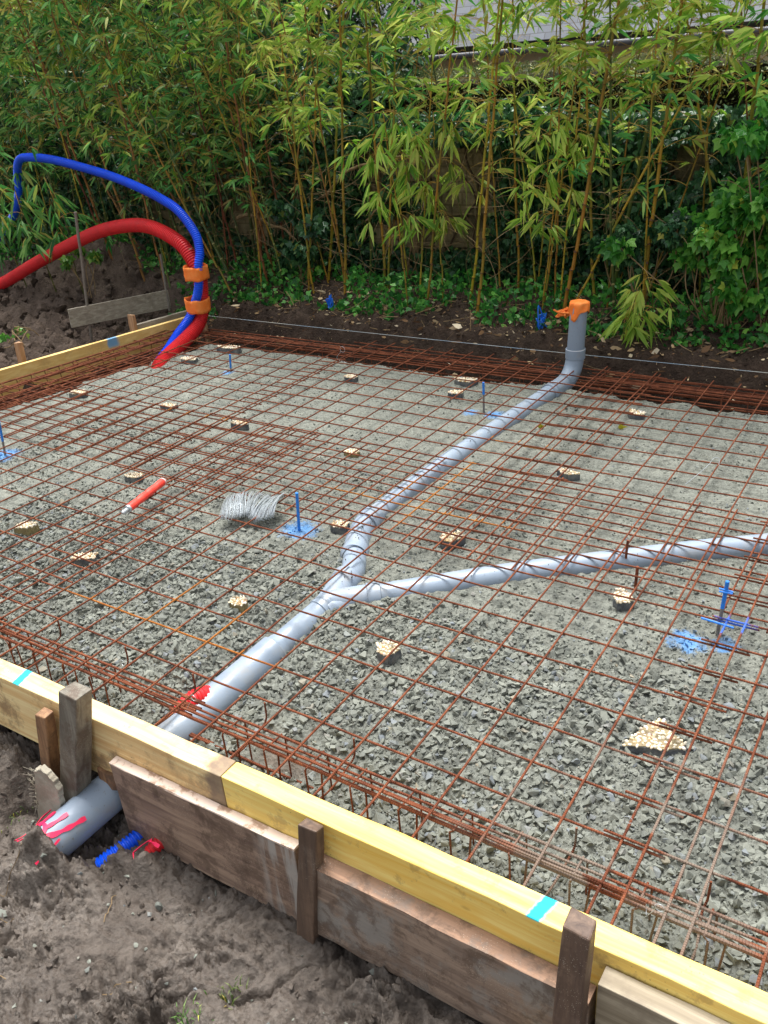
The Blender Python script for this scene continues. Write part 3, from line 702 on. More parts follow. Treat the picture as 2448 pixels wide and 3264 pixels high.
# ------------------------------------------------------------------ reinforcement cages in the edge trench
def cage(label, p0, p1, cut=None, w=.11, h=.17, ztop=-.014, step=.15, two=False, more=(), name='reinforcement_cage', fat=.0058, sx=1):
    a = np.array(p0, float); b = np.array(p1, float); L = np.linalg.norm(b-a); d = (b-a)/L; nrm = np.array((-d[1], d[0]))*sx
    t = thing(name, (*((a+b)/2), ztop-h), label, 'rebar cage', 'reinforcement cages in the edge trench')
    def P(s, off, z): q = a+d*s+nrm*off; return (q[0], q[1], z)
    for off, z, r in ((0, ztop-.006, fat), (w, ztop-.006, .0045), (w*.72, ztop-.014, .0038), (0, ztop-h, fat), (w, ztop-h, .0045), (w*.5, ztop-h-.004, .0045))+tuple(more):
        n = int(L/.1)+2; mb = MB(); mb.tube([np.array(P(s, off, z))+RNG.normal(0, .0005, 3) for s in np.linspace(-.03*RNG.random(), L, n)], r, 7); mb.build('main_bar', MAT['rust'], t, True)
    s = step*.4
    while s < L:
        if cut is None or not cut(*P(s, 0, 0)[:2]):
            j = RNG.normal(0, .004); k = RNG.normal(0, .006)
            mb = MB(); r = .003; C = [P(s+j, w+.012, ztop-.01), P(s+j, -.010, ztop-.004), P(s+k, -.012, ztop-.012), P(s+k, -.010, ztop-h-.01), P(s+j+.012, w+.010, ztop-h-.01)]
            if two: C.append(P(s+j+.01, w+.012, ztop-.02))
            mb.tube(spline(C, .04) if 0 else np.array(C), r, 6)
            if two: mb.tube(np.array([P(s+.045+j, 0, ztop), P(s+.03, .004, ztop-h)]), r, 6)
            mb.build('stirrup', MAT['rust'], t, True)
        s += step
    return t
pipe_gap = lambda x, y: -.70 < x < -.36
cage('rusty bar cage along the pale beam, left of the pipe', (-3.9,-.79), (-.40,-.735), pipe_gap, two=True, w=.062, more=((.022,-.018,.0045),(-.03,-.18,.0045)))
cage('rusty bar cage along the yellow beam, right of the pipe', (-.47,-.742), (3.0,-.70), pipe_gap, step=.155, two=True, w=.062, more=((.020,-.019,.0048),(-.03,-.18,.0055),(-.045,-.176,.0045)))
cage('rusty ladder cage standing along the inside of the far left formwork', (-4.03,.75), (-3.74,2.55), h=.15, w=.14, ztop=.0, sx=-1, step=.11, more=((.03,-.03,.005),(.05,-.08,.005),(.02,-.12,.005),(.07,-.035,.0045)))
cage('rusty ladder cage deeper in the left trench, near the gravel edge', (-3.85,.6), (-3.52,2.5), h=.16, w=.10, ztop=-.07, sx=-1, step=.16, more=((.03,-.03,.005),(.05,-.08,.005),(.02,-.12,.005),(.07,-.035,.0045)))
cage('rusty bar cage in the far trench below the string, left part', (-3.55,2.60), (-.62,2.62), h=.17, w=.10, ztop=-.02, step=.14, more=((.03,-.03,.005),(.05,-.08,.005),(.02,-.12,.005),(.07,-.035,.0045)))
cage('rusty bar cage in the far trench below the string, right of the upright pipe', (-.40,2.62), (2.6,2.68), h=.17, w=.10, ztop=-.02, step=.14, more=((.03,-.03,.005),(.05,-.08,.005),(.02,-.12,.005),(.07,-.035,.0045)))
cage('second layer of bars low in the far trench behind the gravel edge', (-3.4,2.70), (2.6,2.76), h=.12, w=.06, ztop=-.10, step=.3)
HK = [(-1.27,'beside the pale beam, farthest left'), (-.90,'under the mesh left of the red coil'), (-.57,'over the red coil at the pipe'), (-.25,'just right of the big pipe'), (.09,'behind the joint of the two beams'), (.77,'behind the turquoise mark on the yellow beam'), (1.12,'nearest the right edge, behind the dark brown stake')]
for i, (x, w_) in enumerate(HK):
    mb = MB(); j = RNG.normal(0, .01)
    mb.tube(spline([(x-.02,-.80,-.13), (x+.0,-.70,-.128), (x+.005+j,-.60,-.115), (x+.01+j,-.575,-.095), (x+.012+j,-.572,-.03)], .012), .0032, 7)
    tag(mb.build('bent_bar', MAT['rust'], None, True), 'short hooked rusty bar end '+w_, 'bent bar', 'hooked bar ends rising behind the near cage')
rod('starter_bar', (.46,.735,-.07), (.465,.735,.055), .005, MAT['rust'], 'upright rusty bar stub behind the branch pipe', 'bar stub', 'upright bar stubs')
rod('starter_bar', (.545,.60,-.07), (.548,.60,.035), .006, MAT['rust'], 'upright rusty bar stub standing at the front edge of the branch pipe', 'bar stub', 'upright bar stubs')

# ------------------------------------------------------------------ grey drain pipe
def tube_obj(name, P, r, mat, parent, n=40, cap=False, smooth=True):
    mb = MB(); mb.tube(P, r, n, cap); return mb.build(name, mat, parent, smooth)
T = thing('drain_pipe', (-.43,.12,-.13), 'grey plastic drain with a Y junction, from under the near beam to the back', 'drain pipe')
def seg(a, b, n=2): return np.linspace(a, b, n)
p_end = np.array((-.661,-1.235,-.312)); p_y = np.array((-.430,.02,-.078)); dmain = (p_y-p_end)/np.linalg.norm(p_y-p_end)
p_end = p_end+dmain*.045; p_s = p_end+dmain*.975
mb = MB(); mb.tube(seg(p_end, p_s, 12), .0645, 44, False); mb.tube(seg(p_end+dmain*.002, p_s, 3), .0612, 44, False); mb.build('main_pipe', MAT['pvc'], T, True)
mb = MB(); mb.tube([p_s-dmain*.004, p_s-dmain*.002, p_s+dmain*.012, p_s+dmain*.03], [.0645,.062,.056,.0535], 44, False)
mb.tube(seg(p_s+dmain*.01, p_y, 4), .0515, 44, False); mb.build('reducer', MAT['pvc'], T, True)
# junction body
j0 = p_y-dmain*.05; j1 = np.array((-.462,.195,-.066)); dj = (j1-p_y)/np.linalg.norm(j1-p_y)
mb = MB(); mb.tube([j0, j0+dmain*.003, p_y, j1-dj*.055], [.052,.056,.056,.056], 44, False)
mb.tube([j1-dj*.058, j1-dj*.05, j1, j1+dj*.002, j1-dj*.004], [.056,.061,.061,.0595,.053], 44, False)
db = np.array((1.1+.42, 1.30-.02, 0)); db /= np.linalg.norm(db); jb = np.array((-.435,.02,-.070))
b1 = jb+db*.20
mb.tube([jb, b1-db*.05, b1-db*.048, b1, b1+db*.002, b1-db*.004], [.050,.053,.058,.058,.0565,.050], 44, False)
mb.tube(spline([j0+dmain*.02+(.02,0,0), p_y+(.05,.03,0), jb+db*.12], .02), .046, 30, False)
mb.build('y_junction', MAT['pvc'], T, True)
mb = MB(); mb.tube(spline([b1-db*.01, (.09,.475,-.060), (.385,.715,-.058), (.69,.955,-.056), (1.02,1.20,-.055), (2.4,2.30,-.055)], .06), .0495, 40, False)
mb.build('branch_pipe', MAT['pvc'], T, True)
mb = MB(); mb.tube(spline([j1-dj*.02, j1+dj*.05, (-.525,.33,-.066), (-.565,.405,-.064)], .03), .0495, 40, False); mb.build('short_pipe', MAT['pvc'], T, True)
# bend
e0 = np.array((-.555,.385,-.064)); e1 = np.array((-.648,.66,-.062))
mb = MB(); mb.tube(spline([e0, (-.595,.455,-.064), (-.628,.535,-.063), (-.644,.60,-.062), e1], .02), .053, 40, False)
mb.tube([e0-(-.02,.045,0), e0-(-.018,.043,0), e0], [.0495,.058,.058], 40, False)
mb.tube([(-.637,.575,-.0625), (-.638,.58,-.0625), e1, e1+(0,.002,0)], [.053,.058,.058,.0495], 40, False)
mb.build('pipe_bend', MAT['pvc'], T, True)
mb = MB(); mb.tube(spline([e1-(0,.01,0), (-.640,1.1,-.060), (-.612,1.6,-.058), (-.572,2.10,-.055), (-.548,2.42,-.052)], .06), .0495, 40, False); mb.build('rear_pipe', MAT['pvc'], T, True)
mb = MB(); mb.tube(spline([(-.548,2.40,-.052), (-.540,2.50,-.052), (-.532,2.585,-.040), (-.524,2.645,.005), (-.520,2.668,.06), (-.519,2.672,.075)], .012), .0535, 40, False)
mb.tube([(-.5495,2.36,-.052), (-.549,2.362,-.052), (-.545,2.43,-.052), (-.545,2.432,-.052)], [.0495,.0575,.0575,.0535], 40, False)
mb.build('elbow', MAT['pvc'], T, True)
mb = MB(); mb.tube([(-.519,2.672,.072), (-.519,2.672,.074), (-.518,2.673,.128), (-.518,2.673,.1285), (-.518,2.673,.124)], [.0535,.0585,.0585,.056,.052], 40, False); mb.build('collar', MAT['pvc'], T, True)
mb = MB(); mb.tube([(-.518,2.673,.1275), (-.518,2.673,.1335)], .0565, 40, False); mb.build('seal_ring', mat_plain('white_seal_paste', lin(226,230,234), .6), T, True)
mb = MB(); mb.tube([(-.518,2.673,.12), (-.505,2.678,.402)], .0505, 40, True); mb.build('riser', MAT['pvc'], T, True)
# tape wrapped over the riser top
a = np.linspace(0, 2*np.pi, 49)[:-1]; V = []; rows = 7
skirt = .045+.022*np.maximum(0, np.cos(a+1.95))**2*2.2+.008*np.sin(3*a+1)+.006*np.sin(7*a)
for i in range(rows):
    f = i/(rows-1)
    for k, q in enumerate(a):
        rr = .0545+.0035*math.sin(5*q+f*4)+.002*math.sin(11*q)+.006*f*max(0, math.cos(q+.2))
        V.append((-.505+rr*math.cos(q), 2.678+rr*math.sin(q), .409-f*skirt[k]*1.05-.0))
for k, q in enumerate(a): V.append((-.505+.034*math.cos(q), 2.678+.034*math.sin(q), .413+.003*math.sin(4*q)))
V.append((-.505,2.678,.411)); nA = 48
F = [(i*nA+k, i*nA+(k+1)%nA, (i+1)*nA+(k+1)%nA, (i+1)*nA+k) for i in range(rows-1) for k in range(nA)]
F += [(rows*nA+k, rows*nA+(k+1)%nA, (k+1)%nA, k) for k in range(nA)]+[(rows*nA+(k+1)%nA, rows*nA+k, (rows+1)*nA) for k in range(nA)]
o = mesh_obj('tape_cap', V, F, MAT['orange'], T, True); sm = o.modifiers.new('s', 'SOLIDIFY'); sm.thickness = .0012

# ------------------------------------------------------------------ corrugated conduits
def corrugated(name, P, r, pitch, depth, mat, label, cat, group=None):
    C = spline(P, pitch/4); k = np.arange(len(C)) % 4
    rr = r-depth*np.array((0, .1, 1., 1.))[k]
    mb = MB(); mb.tube(C, rr, 26, True); o = mb.build(name, mat, None, True); return tag(o, label, cat, group)
red = [(-3.30,1.86,-.12), (-3.37,2.00,-.075), (-3.44,2.20,-.045), (-3.485,2.40,-.005), (-3.508,2.56,.055), (-3.515,2.64,.16), (-3.517,2.66,.28), (-3.508,2.66,.41), (-3.557,2.66,.519), (-3.692,2.68,.639), (-4.006,2.74,.722), (-4.333,2.8,.721), (-4.786,2.86,.651), (-5.272,2.9,.513), (-5.829,2.9,.327), (-6.376,2.85,.12), (-6.9,2.75,.0), (-7.6,2.6,-.07)]
corrugated('corrugated_conduit', red, .054, .018, .0085, MAT['red'], 'thick red ribbed conduit arching up from the slab corner to the left', 'conduit', 'ribbed conduits leaving the slab corner')
blu = [(-3.37,1.93,-.12), (-3.43,2.04,-.075), (-3.485,2.20,-.03), (-3.54,2.37,.03), (-3.545,2.50,.10), (-3.53,2.57,.19), (-3.475,2.585,.30), (-3.455,2.595,.40), (-3.447,2.61,.50), (-3.455,2.65,.58), (-3.51,2.69,.70), (-3.676,2.72,.857), (-3.88,2.75,.94), (-4.119,2.78,1.011), (-4.42,2.82,1.08), (-4.696,2.85,1.13), (-5.195,2.9,1.205), (-5.60,2.95,1.228), (-5.78,2.97,1.20), (-5.895,3.0,1.08), (-5.95,3.0,.92), (-6.12,3.0,.72), (-6.45,2.95,.48), (-6.9,2.9,.15), (-7.2,2.8,.0)]
corrugated('corrugated_conduit', blu, .0345, .0150, .0065, MAT['blue'], 'thinner blue ribbed conduit making the tall loop at the left', 'conduit', 'ribbed conduits leaving the slab corner')
def band(label, c, w, d, h, tilt=0., seed=0):
    a = np.linspace(0, 2*np.pi, 41)[:-1]; V = []; rows = 6; rg = np.random.default_rng(seed)
    ph = rg.uniform(0, 6, 4)
    for i in range(rows):
        f = i/(rows-1)-.5
        for q in a:
            sx = np.sign(np.cos(q))*abs(np.cos(q))**.75; sy = np.sign(np.sin(q))*abs(np.sin(q))**.75
            k = 1+.03*math.sin(6*q+ph[0]+f*5)+.02*math.sin(13*q+ph[1]-f*9)
            V.append((c[0]+sx*w/2*k, c[1]+sy*d/2*k, c[2]+f*h+sx*tilt+.004*math.sin(4*q+ph[2])))
    F = [(i*40+k, i*40+(k+1)%40, (i+1)*40+(k+1)%40, (i+1)*40+k) for i in range(rows-1) for k in range(40)]
    o = mesh_obj('tape_band', V, F, MAT['orange'], None, True); sm = o.modifiers.new('s', 'SOLIDIFY'); sm.thickness = .0015
    tag(o, label, 'tape', 'orange tape bands round the conduits')
band('upper orange tape band binding the two conduits to the lath', (-3.498,2.622,.432), .164, .170, .100, -.002, 1)
band('lower orange tape band, nearer the string line', (-3.522,2.605,.196), .150, .190, .100, -.010, 2)
coil = [(-.59,-.64,-.19), (-.575,-.62,-.155), (-.56,-.585,-.135), (-.545,-.53,-.15), (-.53,-.47,-.21)]
corrugated('corrugated_conduit', [np.array(p)+(-.0,.0,.0) for p in coil], .036, .0105, .004, MAT['red'], 'short stub of red ribbed conduit showing beside the big pipe under the mesh', 'conduit', 'conduit stubs at the near edge')
corrugated('corrugated_conduit', [(-.46,-.84,-.352), (-.475,-.98,-.352), (-.495,-1.05,-.36), (-.52,-1.10,-.38)], .026, .0125, .0065, MAT['blue'], 'short blue ribbed conduit under the pipe below the pale beam', 'conduit', 'conduit stubs at the near edge')
corrugated('corrugated_conduit', [(-.545,-.80,-.30), (-.36,-.86,-.31), (-.375,-.95,-.325), (-.40,-1.0,-.36)], .024, .0125, .004, MAT['red'], 'red conduit end half buried at the corner of the cement streaked board', 'conduit', 'conduit stubs at the near edge')
# plastic warning net scraps on the pipe mouth
def on_pipe(s, ang, r=.0658):
    up = np.array((0,0,1.)); u = up-dmain*(up@dmain); u /= np.linalg.norm(u); v = np.cross(dmain, u)
    return p_end+dmain*s+(u*math.cos(ang)+v*math.sin(ang))*r
mb = MB()
def ribbon(P, w=.006, t=.0012):
    P = np.asarray(P, float)
    P = spline(P, .006); T_ = np.gradient(P, axis=0); T_ /= np.linalg.norm(T_, axis=1)[:,None]
    rel = P-p_end; N_ = rel-(rel @ dmain)[:,None]*dmain; N_ /= np.linalg.norm(N_, axis=1)[:,None]; B_ = np.cross(T_, N_); k = len(P)
    ww = w*.5*(1+.25*np.sin(np.arange(k)*.9))[:,None]
    V = np.concatenate([P-B_*ww, P+B_*ww, P+B_*ww+N_*.0015, P-B_*ww+N_*.0015])
    F = [(j*k+i, ((j+1)%4)*k+i, ((j+1)%4)*k+i+1, j*k+i+1) for i in range(k-1) for j in range(4)]+[(0,k,2*k,3*k), (k-1,4*k-1,3*k-1,2*k-1)]
    mb.add(V, F)
ribbon([on_pipe(s, a) for s, a in ((.15,.95), (.10,.80), (.06,.62), (.045,.55))], .013)
ribbon([on_pipe(s, a) for s, a in ((.06,.62), (.035,.30), (.05,.05), (.055,-.25), (.045,-.5))], .012)
ribbon([on_pipe(s, a) for s, a in ((.12,.25), (.085,.18), (.05,.05))], .012)
ribbon([on_pipe(s, a) for s, a in ((.10,-.55), (.07,-.5), (.045,-.5), (.03,-.75))], .022)
ribbon([on_pipe(s, a, .068) for s, a in ((.05,-.75), (.03,-1.0), (.02,-1.3))], .011)
ribbon([on_pipe(.03,-1.0,.068), on_pipe(.06,-1.25,.085), on_pipe(.10,-1.45,.10)], .008)
ribbon([on_pipe(.03,-1.0,.068), on_pipe(-.01,-.9,.07), on_pipe(-.03,-.8,.075)], .008)
ribbon([on_pipe(.02,-1.3,.068), on_pipe(-.02,-1.45,.085), on_pipe(-.02,-1.6,.11)], .008)
ribbon([on_pipe(.06,.9,.07), on_pipe(.02,1.0,.07), on_pipe(-.03,1.05,.07)], .006)
o = mb.build('warning_net', MAT['pink'], None, True); tag(o, 'torn pink-red plastic warning net clinging to the mouth of the grey pipe', 'plastic net')
mb = MB(); ribbon([(-.375,-1.00,-.285), (-.35,-1.015,-.265), (-.325,-1.01,-.275)], .016); ribbon([(-.41,-1.045,-.315), (-.39,-1.06,-.31), (-.375,-1.075,-.315)], .009); ribbon([(-.375,-1.00,-.285), (-.395,-1.02,-.30), (-.41,-1.045,-.315)], .006)
o = mb.build('warning_net', MAT['pink'], None, True); tag(o, 'red plastic net scrap poking from a mud clod under the brown board', 'plastic net')

# ------------------------------------------------------------------ paving chocks with pebble faces
MAT['chock_dark'] = mat_plain('dark_broken_concrete', lin(78,82,88), .8, .4, .7, lin(132,132,126), 16, .7, 50, .008)
MAT['chock_tan'] = mat_plain('tan_broken_concrete', lin(146,132,92), .9, .3, .6, lin(104,96,74), 16, .7, 50, .008)
pm = M('pale_pebbles', .55, .4); pm.color(pm.ramp(pm.attr('tint'), [(0, lin(216,200,168)), (.3, lin(236,228,208)), (.5, lin(222,200,158)), (.75, lin(236,230,218)), (.93, lin(200,152,96)), (1, lin(176,176,180))])); MAT['pebble'] = pm.m
MAT['mortar'] = mat_plain('sandy_mortar', lin(150,136,106), .9, .2, .5, lin(112,100,80), 40, .5, 80, .003)
def chock(cx, cy, L, W, H, rz, label, base='chock_dark', npts=7, z=None, tilt=(0,0), outline=None):
    rg = np.random.default_rng(int(abs(cx*1000+cy*777)) % 99999)
    g = float(gravel_h(np.array([cx]), np.array([cy]))[0])
    t = empty('paving_chock', (cx, cy, (g-.006) if z is None else z), label, 'paving fragment', 'broken paving chocks holding up the mesh', rz)
    t.rotation_euler = (tilt[0], tilt[1], rz)
    if outline is None:
        a = np.sort(np.linspace(0, 2*np.pi, npts, endpoint=False)+rg.uniform(-.3, .3, npts))
        k = 1/np.maximum(abs(np.cos(a)), abs(np.sin(a)))**.75*rg.uniform(.86, 1.05, npts)
        outline = np.stack([np.cos(a)*k*L/2, np.sin(a)*k*W/2], 1)
    else: outline = np.array(outline, float)
    # densify and roughen
    O = []; n = len(outline)
    for i in range(n):
        for f in (0, .25, .5, .75): O.append(outline[i]*(1-f)+outline[(i+1)%n]*f+rg.normal(0, .0016, 2))
    O = np.array(O); m = len(O); V = []
    for f, zz in ((1.0, 0), (1.03, H*.35), (.99, H*.7), (.97, H*.86)):
        for p in O: V.append((*(p*(f+rg.normal(0,.018))), zz))
    F = [(i*m+k, i*m+(k+1)%m, (i+1)*m+(k+1)%m, (i+1)*m+k) for i in range(3) for k in range(m)]+[tuple(range(m-1,-1,-1)), tuple(range(3*m, 4*m))]
    mesh_obj('concrete_block', V, F, MAT[base], t)
    top = [(*(p*.955), H*.84) for p in O]+[(*(p*.94), H*.93) for p in O]
    mesh_obj('mortar_bed', top, [(k, (k+1)%m, m+(k+1)%m, m+k) for k in range(m)]+[tuple(range(m, 2*m))], MAT['mortar'], t)
    # pebbles inside the outline
    def inside(p):
        c = False; q = O*.97
        for i in range(m):
            a, b = q[i], q[i-1]
            if (a[1] > p[1]) != (b[1] > p[1]) and p[0] < (b[0]-a[0])*(p[1]-a[1])/(b[1]-a[1])+a[0]: c = not c
        return c
    pts = []; ext = abs(O).max(0)
    for _ in range(1500):
        p = rg.uniform(-ext, ext)
        if inside(p) and all(np.hypot(*(p-q)) > .0098 for q in pts): pts.append(p)
    P = np.array([(a, b, H*.93) for a, b in pts]); sz = rg.uniform(.011, .0165, len(P))
    stones('pebble_face', P, sz, MAT['pebble'], rg, .75, .0, full=False, fine=True, smooth=True, parent=t)
    return t
def CH(x, y, L, W, rz, lab, base='chock_dark', H=.042, **k): chock(x, y, L, W, H, rz, lab, base, **k)
CH(.853,-.150,.17,.13,.15,'largest pebble-topped paving piece, triangular, on the gravel near the right', outline=[(-.085,-.075),(-.03,-.058),(.02,-.055),(.085,-.030),(.082,-.005),(.045,.030),(.018,.075),(.0,.078),(-.035,.035)], H=.036)
CH(-.045,-.165,.085,.075,-.5,'pale pebble-topped paving fragment in front of the branch pipe near the junction')
CH(.537,.485,.095,.075,-.9,'pebble-topped paving piece directly in front of the branch pipe below two bar stubs')
CH(-.706,-.165,.075,.062,.3,'tan-sided pebble paving piece left of the big pipe near the beam', 'chock_tan')
CH(-1.543,-.20,.115,.06,.55,'long pebble-topped paving piece below the red sleeve')
CH(-2.016,-.14,.10,.065,.5,'tan-sided pebble paving piece nearest the left edge of the picture', 'chock_tan')
CH(-1.971,.475,.11,.06,.2,'dark-sided pebble piece between the red sleeve and the leftmost blue spot')
CH(-.712,.495,.075,.06,.2,'small pebble paving piece between the blue rebar stake and the pipe bend')
CH(-.216,.595,.10,.08,.8,'pebble paving piece right of the pipe bend under crossing bars')
CH(-.028,1.365,.11,.055,-.2,'pebble paving piece right of the rear pipe in mid slab')
CH(-1.132,1.19,.085,.05,.2,'small mud-stained paving piece in mid slab left of the rear pipe', 'chock_tan', H=.03)
CH(-1.931,1.23,.12,.06,.1,'dark-sided pebble piece in the left half, behind the wire bundle')
CH(-2.590,1.32,.11,.06,.1,'dark paving piece with few pebbles, toward the far left cage', H=.032)
CH(-3.335,1.24,.13,.08,.4,'dark-sided pebble piece at the left gravel edge by the ladder cage')
CH(-1.796,2.14,.09,.06,0,'far pebble piece left of the far blue stake')
CH(-1.036,2.13,.10,.06,.2,'nearer of the two pale pieces left of the upright pipe')
CH(-1.097,2.36,.15,.08,.1,'farther and wider of the two pale pieces left of the upright pipe')
CH(.014,2.20,.11,.06,-.2,'far pebble piece right of the upright pipe')
CH(-3.139,2.06,.13,.08,.2,'far dark-sided piece beside the foot of the conduits')
CH(-3.03,2.36,.20,.08,.1,'wide pale paving piece at the far left gravel edge by the string', H=.05)

# ------------------------------------------------------------------ blue painted rebar pins
MAT['bluepaint'] = mat_plain('blue_spray_paint', lin(36,130,226), .5, .4, .5, lin(60,90,150), 60)
def pin(x, y, ztop, lean, label, paint=.5, cross=False):
    t = thing('rebar_pin', (x, y, -.06), label, 'rebar pin', 'blue sprayed rebar pins')
    a = np.array((x, y, -.08)); b = np.array((x+lean, y, ztop)); c = a+(b-a)*(1-paint)
    def ribbed(P, r, mat, nm):
        P = spline(P, .0035); k = np.arange(len(P)) % 3; mb = MB(); mb.tube(P, r+.0009*(k == 0), 9); mb.build(nm, mat, t, True)
    ribbed([a, c], .0058, MAT['greywire'], 'bare_bar'); ribbed([c-(b-a)*.001, b], .0064, MAT['bluepaint'], 'painted_bar')
    if cross:
        mb = MB(); mb.tube([(b[0]-.022,y-.006,ztop-.03),(b[0]+.022,y-.004,ztop-.033)], .0035, 7); mb.tube([(b[0]-.020,y-.010,ztop-.038),(b[0]+.022,y-.010,ztop-.036)], .003, 7)
        mb.tube([(x-.05,y-.03,.008),(x+.055,y-.035,.004)], .0038, 7); mb.build('painted_tie', MAT['bluepaint'], t, True)
pin(-.885,.424,.123,.016,'fully blue rebar pin in a bright blue splash, between wire bundle and pipe', .95)
pin(-.774,1.973,.119,.002,'dark pin with blue top at the far side, left of the rear pipe', .35)
pin(.873,.450,.151,.012,'leaning pin with blue ties near the right edge', .45, True)
pin(-2.691,1.993,.072,.02,'short blue-topped pin at the far left near the conduits', .6)
pin(-2.936,.396,.15,.04,'grey-blue pin at the left picture edge in a blue splash', .5)

# ------------------------------------------------------------------ loose items on the mesh
T = thing('marker_sleeve', (-1.65,.26,.0), 'fluorescent red plastic sleeve lying on the mesh at the left', 'sleeve')
a = np.array((-1.615,.125,.026)); b = np.array((-1.678,.395,.026)); P = spline([a, b], .004); k = np.arange(len(P))
mb = MB(); mb.tube(P, .0165+.0022*np.abs(np.sin(k*.17))**.7, 20); mb.build('sleeve', MAT['stickred'], T, True)
mb = MB(); d = (a-b)/np.linalg.norm(b-a); mb.tube([a-d*.004, a+d*.006], [.0185,.0175], 16); mb.tube([a+d*.006, a+d*.012, a+d*.03, a+d*.033, a+d*.045], [.009,.011,.009,.013,.006], 14); mb.build('metal_tip', MAT['galv'], T, True)
mb = MB(); mb.tube([b-d*.003, b-d*.004-d*.008], [.0195,.0185], 16); mb.build('end_cap', mat_plain('pale_cap_plastic', lin(230,190,186), .5), T, True)
o = None; mb = MB(); p0 = np.array((-1.25,.37)); p1 = np.array((-1.02,.475)); dd = (p1-p0)/np.linalg.norm(p1-p0); nn = np.array((dd[1], -dd[0]))
for i in range(230):
    f = RNG.random(); c = p0+(p1-p0)*f; lay = RNG.random(); wv = .022*math.sin(f*9+.4)
    tw = RNG.normal(0, .06)+.25*math.sin(f*6); dr = nn*math.cos(tw)+dd*math.sin(tw); L0, L1 = -.075+RNG.normal(0,.006), .085+RNG.normal(0,.008)
    z = .012+.018*lay+.008*math.sin(f*7)
    Q = [(*(c+dr*(L0+wv)), z+.002), (*(c+dr*(L0*.3+wv)), z+.012), (*(c+dr*(L1*.6+wv)), z+.004), (*(c+dr*(L1+wv)), z-.016-.008*RNG.random())]
    mb.tube(spline(Q, .03), .0012, 4)
    e = np.array(Q[-1]); lp = [e+np.array((*(dr*.007*(1-math.cos(q))), .006*math.sin(q))) for q in np.linspace(0, 5.2, 6)]; mb.tube(lp, .0011, 3)
tag(mb.build('tie_wire_bundle', MAT['galv'], None, True), 'bundle of short galvanised tie wires draped over the mesh beside the blue pin', 'tie wires')
def wire_tie(x, y, z, s, label, loop=True, mat='galv'):
    rg = np.random.default_rng(int(abs(x*991+y*313)*10)); mb = MB()
    C = [(x+rg.normal(0,.3)*s, y+rg.normal(0,.3)*s, z-.3*s), (x, y, z), (x+.3*s, y+.1*s, z+.5*s)]
    for q in np.linspace(0, 6.0, 8): C.append((x+.5*s+.22*s*math.cos(q+3), y+.1*s, z+.7*s+.22*s*math.sin(q+3)))
    mb.tube(spline(C, .004), .0009, 5); tag(mb.build('tie_wire', MAT[mat], None, True), label, 'tie wire', 'twisted wire ties on the mesh')
wire_tie(1.02,-.755,.0,.05,'curled shiny wire tie on the bars right of the turquoise mark')
wire_tie(.88,-.55,.0,.05,'wire tie looped round crossing bars above the turquoise mark')
wire_tie(-.76,-.70,.0,.05,'small wire tie on the cage bar behind the tall stake')
wire_tie(-.42,-.72,.0,.05,'wire tie on the cage bar over the big pipe')
wire_tie(-2.06,2.36,.0,.09,'pale twisted scrap of tie wire at the far left')
mb = MB(); mb.tube(spline([(.50,1.38,.01), (.53,1.46,.03), (.555,1.53,.05), (.56,1.60,.055), (.58,1.61,.05), (.585,1.59,.03)], .01), .0012, 5)
tag(mb.build('tie_wire', MAT['galv'], None, True), 'long pale hooked wire standing on the mesh at the right', 'tie wire', 'twisted wire ties on the mesh')
for (x, y, z, col, lab) in ((-2.66,3.13,.13,'bluetwine','tangle of bright blue twine on the bank, left'), (-.93,3.12,.13,'bluetwine','tangle of blue twine on the bank just left of the upright pipe'), (-.76,3.08,.22,'orange','small crumpled orange tape scrap caught on a culm beside the pipe')):
    rg = np.random.default_rng(int(abs(x)*100)); mb = MB()
    for i in range(9):
        C = np.array((x, y, z))+rg.normal(0, 1, (7,3))*((.016,.015,.035) if col != 'orange' else (.03,.015,.015)); mb.tube(spline(C, .01), .004 if col != 'orange' else .006, 5)
    tag(mb.build('twine_tangle' if col == 'bluetwine' else 'tape_scrap', MAT[col], None, True), lab, 'twine' if col == 'bluetwine' else 'tape')

# ------------------------------------------------------------------ wall, house
mw = M('old_rendered_wall', .9, .25)
c = mw.ramp(mw.noise(2.2, 6, .65), [(.3, lin(120,108,80)), (.5, lin(164,148,112)), (.7, lin(196,180,142))])
vz = mw.n('ShaderNodeTexBrick'); vz.inputs['Scale'].default_value = 2.6; vz.inputs['Mortar Size'].default_value = .02; vz.inputs['Color1'].default_value = (.9,.9,.9,1); vz.inputs['Color2'].default_value = (.7,.7,.7,1); vz.inputs['Mortar'].default_value = (.35,.33,.3,1)
cx_ = mw.n('ShaderNodeCombineXYZ'); X_ = mw.xyz(); mw.l(X_[0], cx_.inputs[0]); mw.l(X_[2], cx_.inputs[1]); mw.l(cx_.outputs[0], vz.inputs['Vector'])
c = mw.mix(.55, c, mw.mix(1., c, vz.outputs['Color'], 'MULTIPLY'))
c = mw.mix(mw.math('MULTIPLY', mw.mapr(mw.noise(5, 6, .7), .48, .66), .5), c, lin(78,76,54))
mw.color(c); mw.bump(mw.noise(14, 8, .7), .9, .03); MAT['wall'] = mw.m
MAT['coping'] = mat_plain('grey_coping_stone', lin(136,136,126), .85, .3, .6, lin(92,94,80), 6, .5, 40, .01)
T = thing('garden_wall', (-3, 4.4, 0), 'old tan stone wall with pale coping behind the bamboo, half hidden in ivy', 'wall')
mb = MB()
for i in range(60):
    x0 = -12+i*.32
    for j in range(5): mb.box((x0+.16+(j%2)*.1, 4.43+RNG.normal(0,.008), -.05+j*.255), (.318,.30,.253), None, .004)
mb.build('stonework', MAT['wall'], T, bevel=.01)
mb = MB()
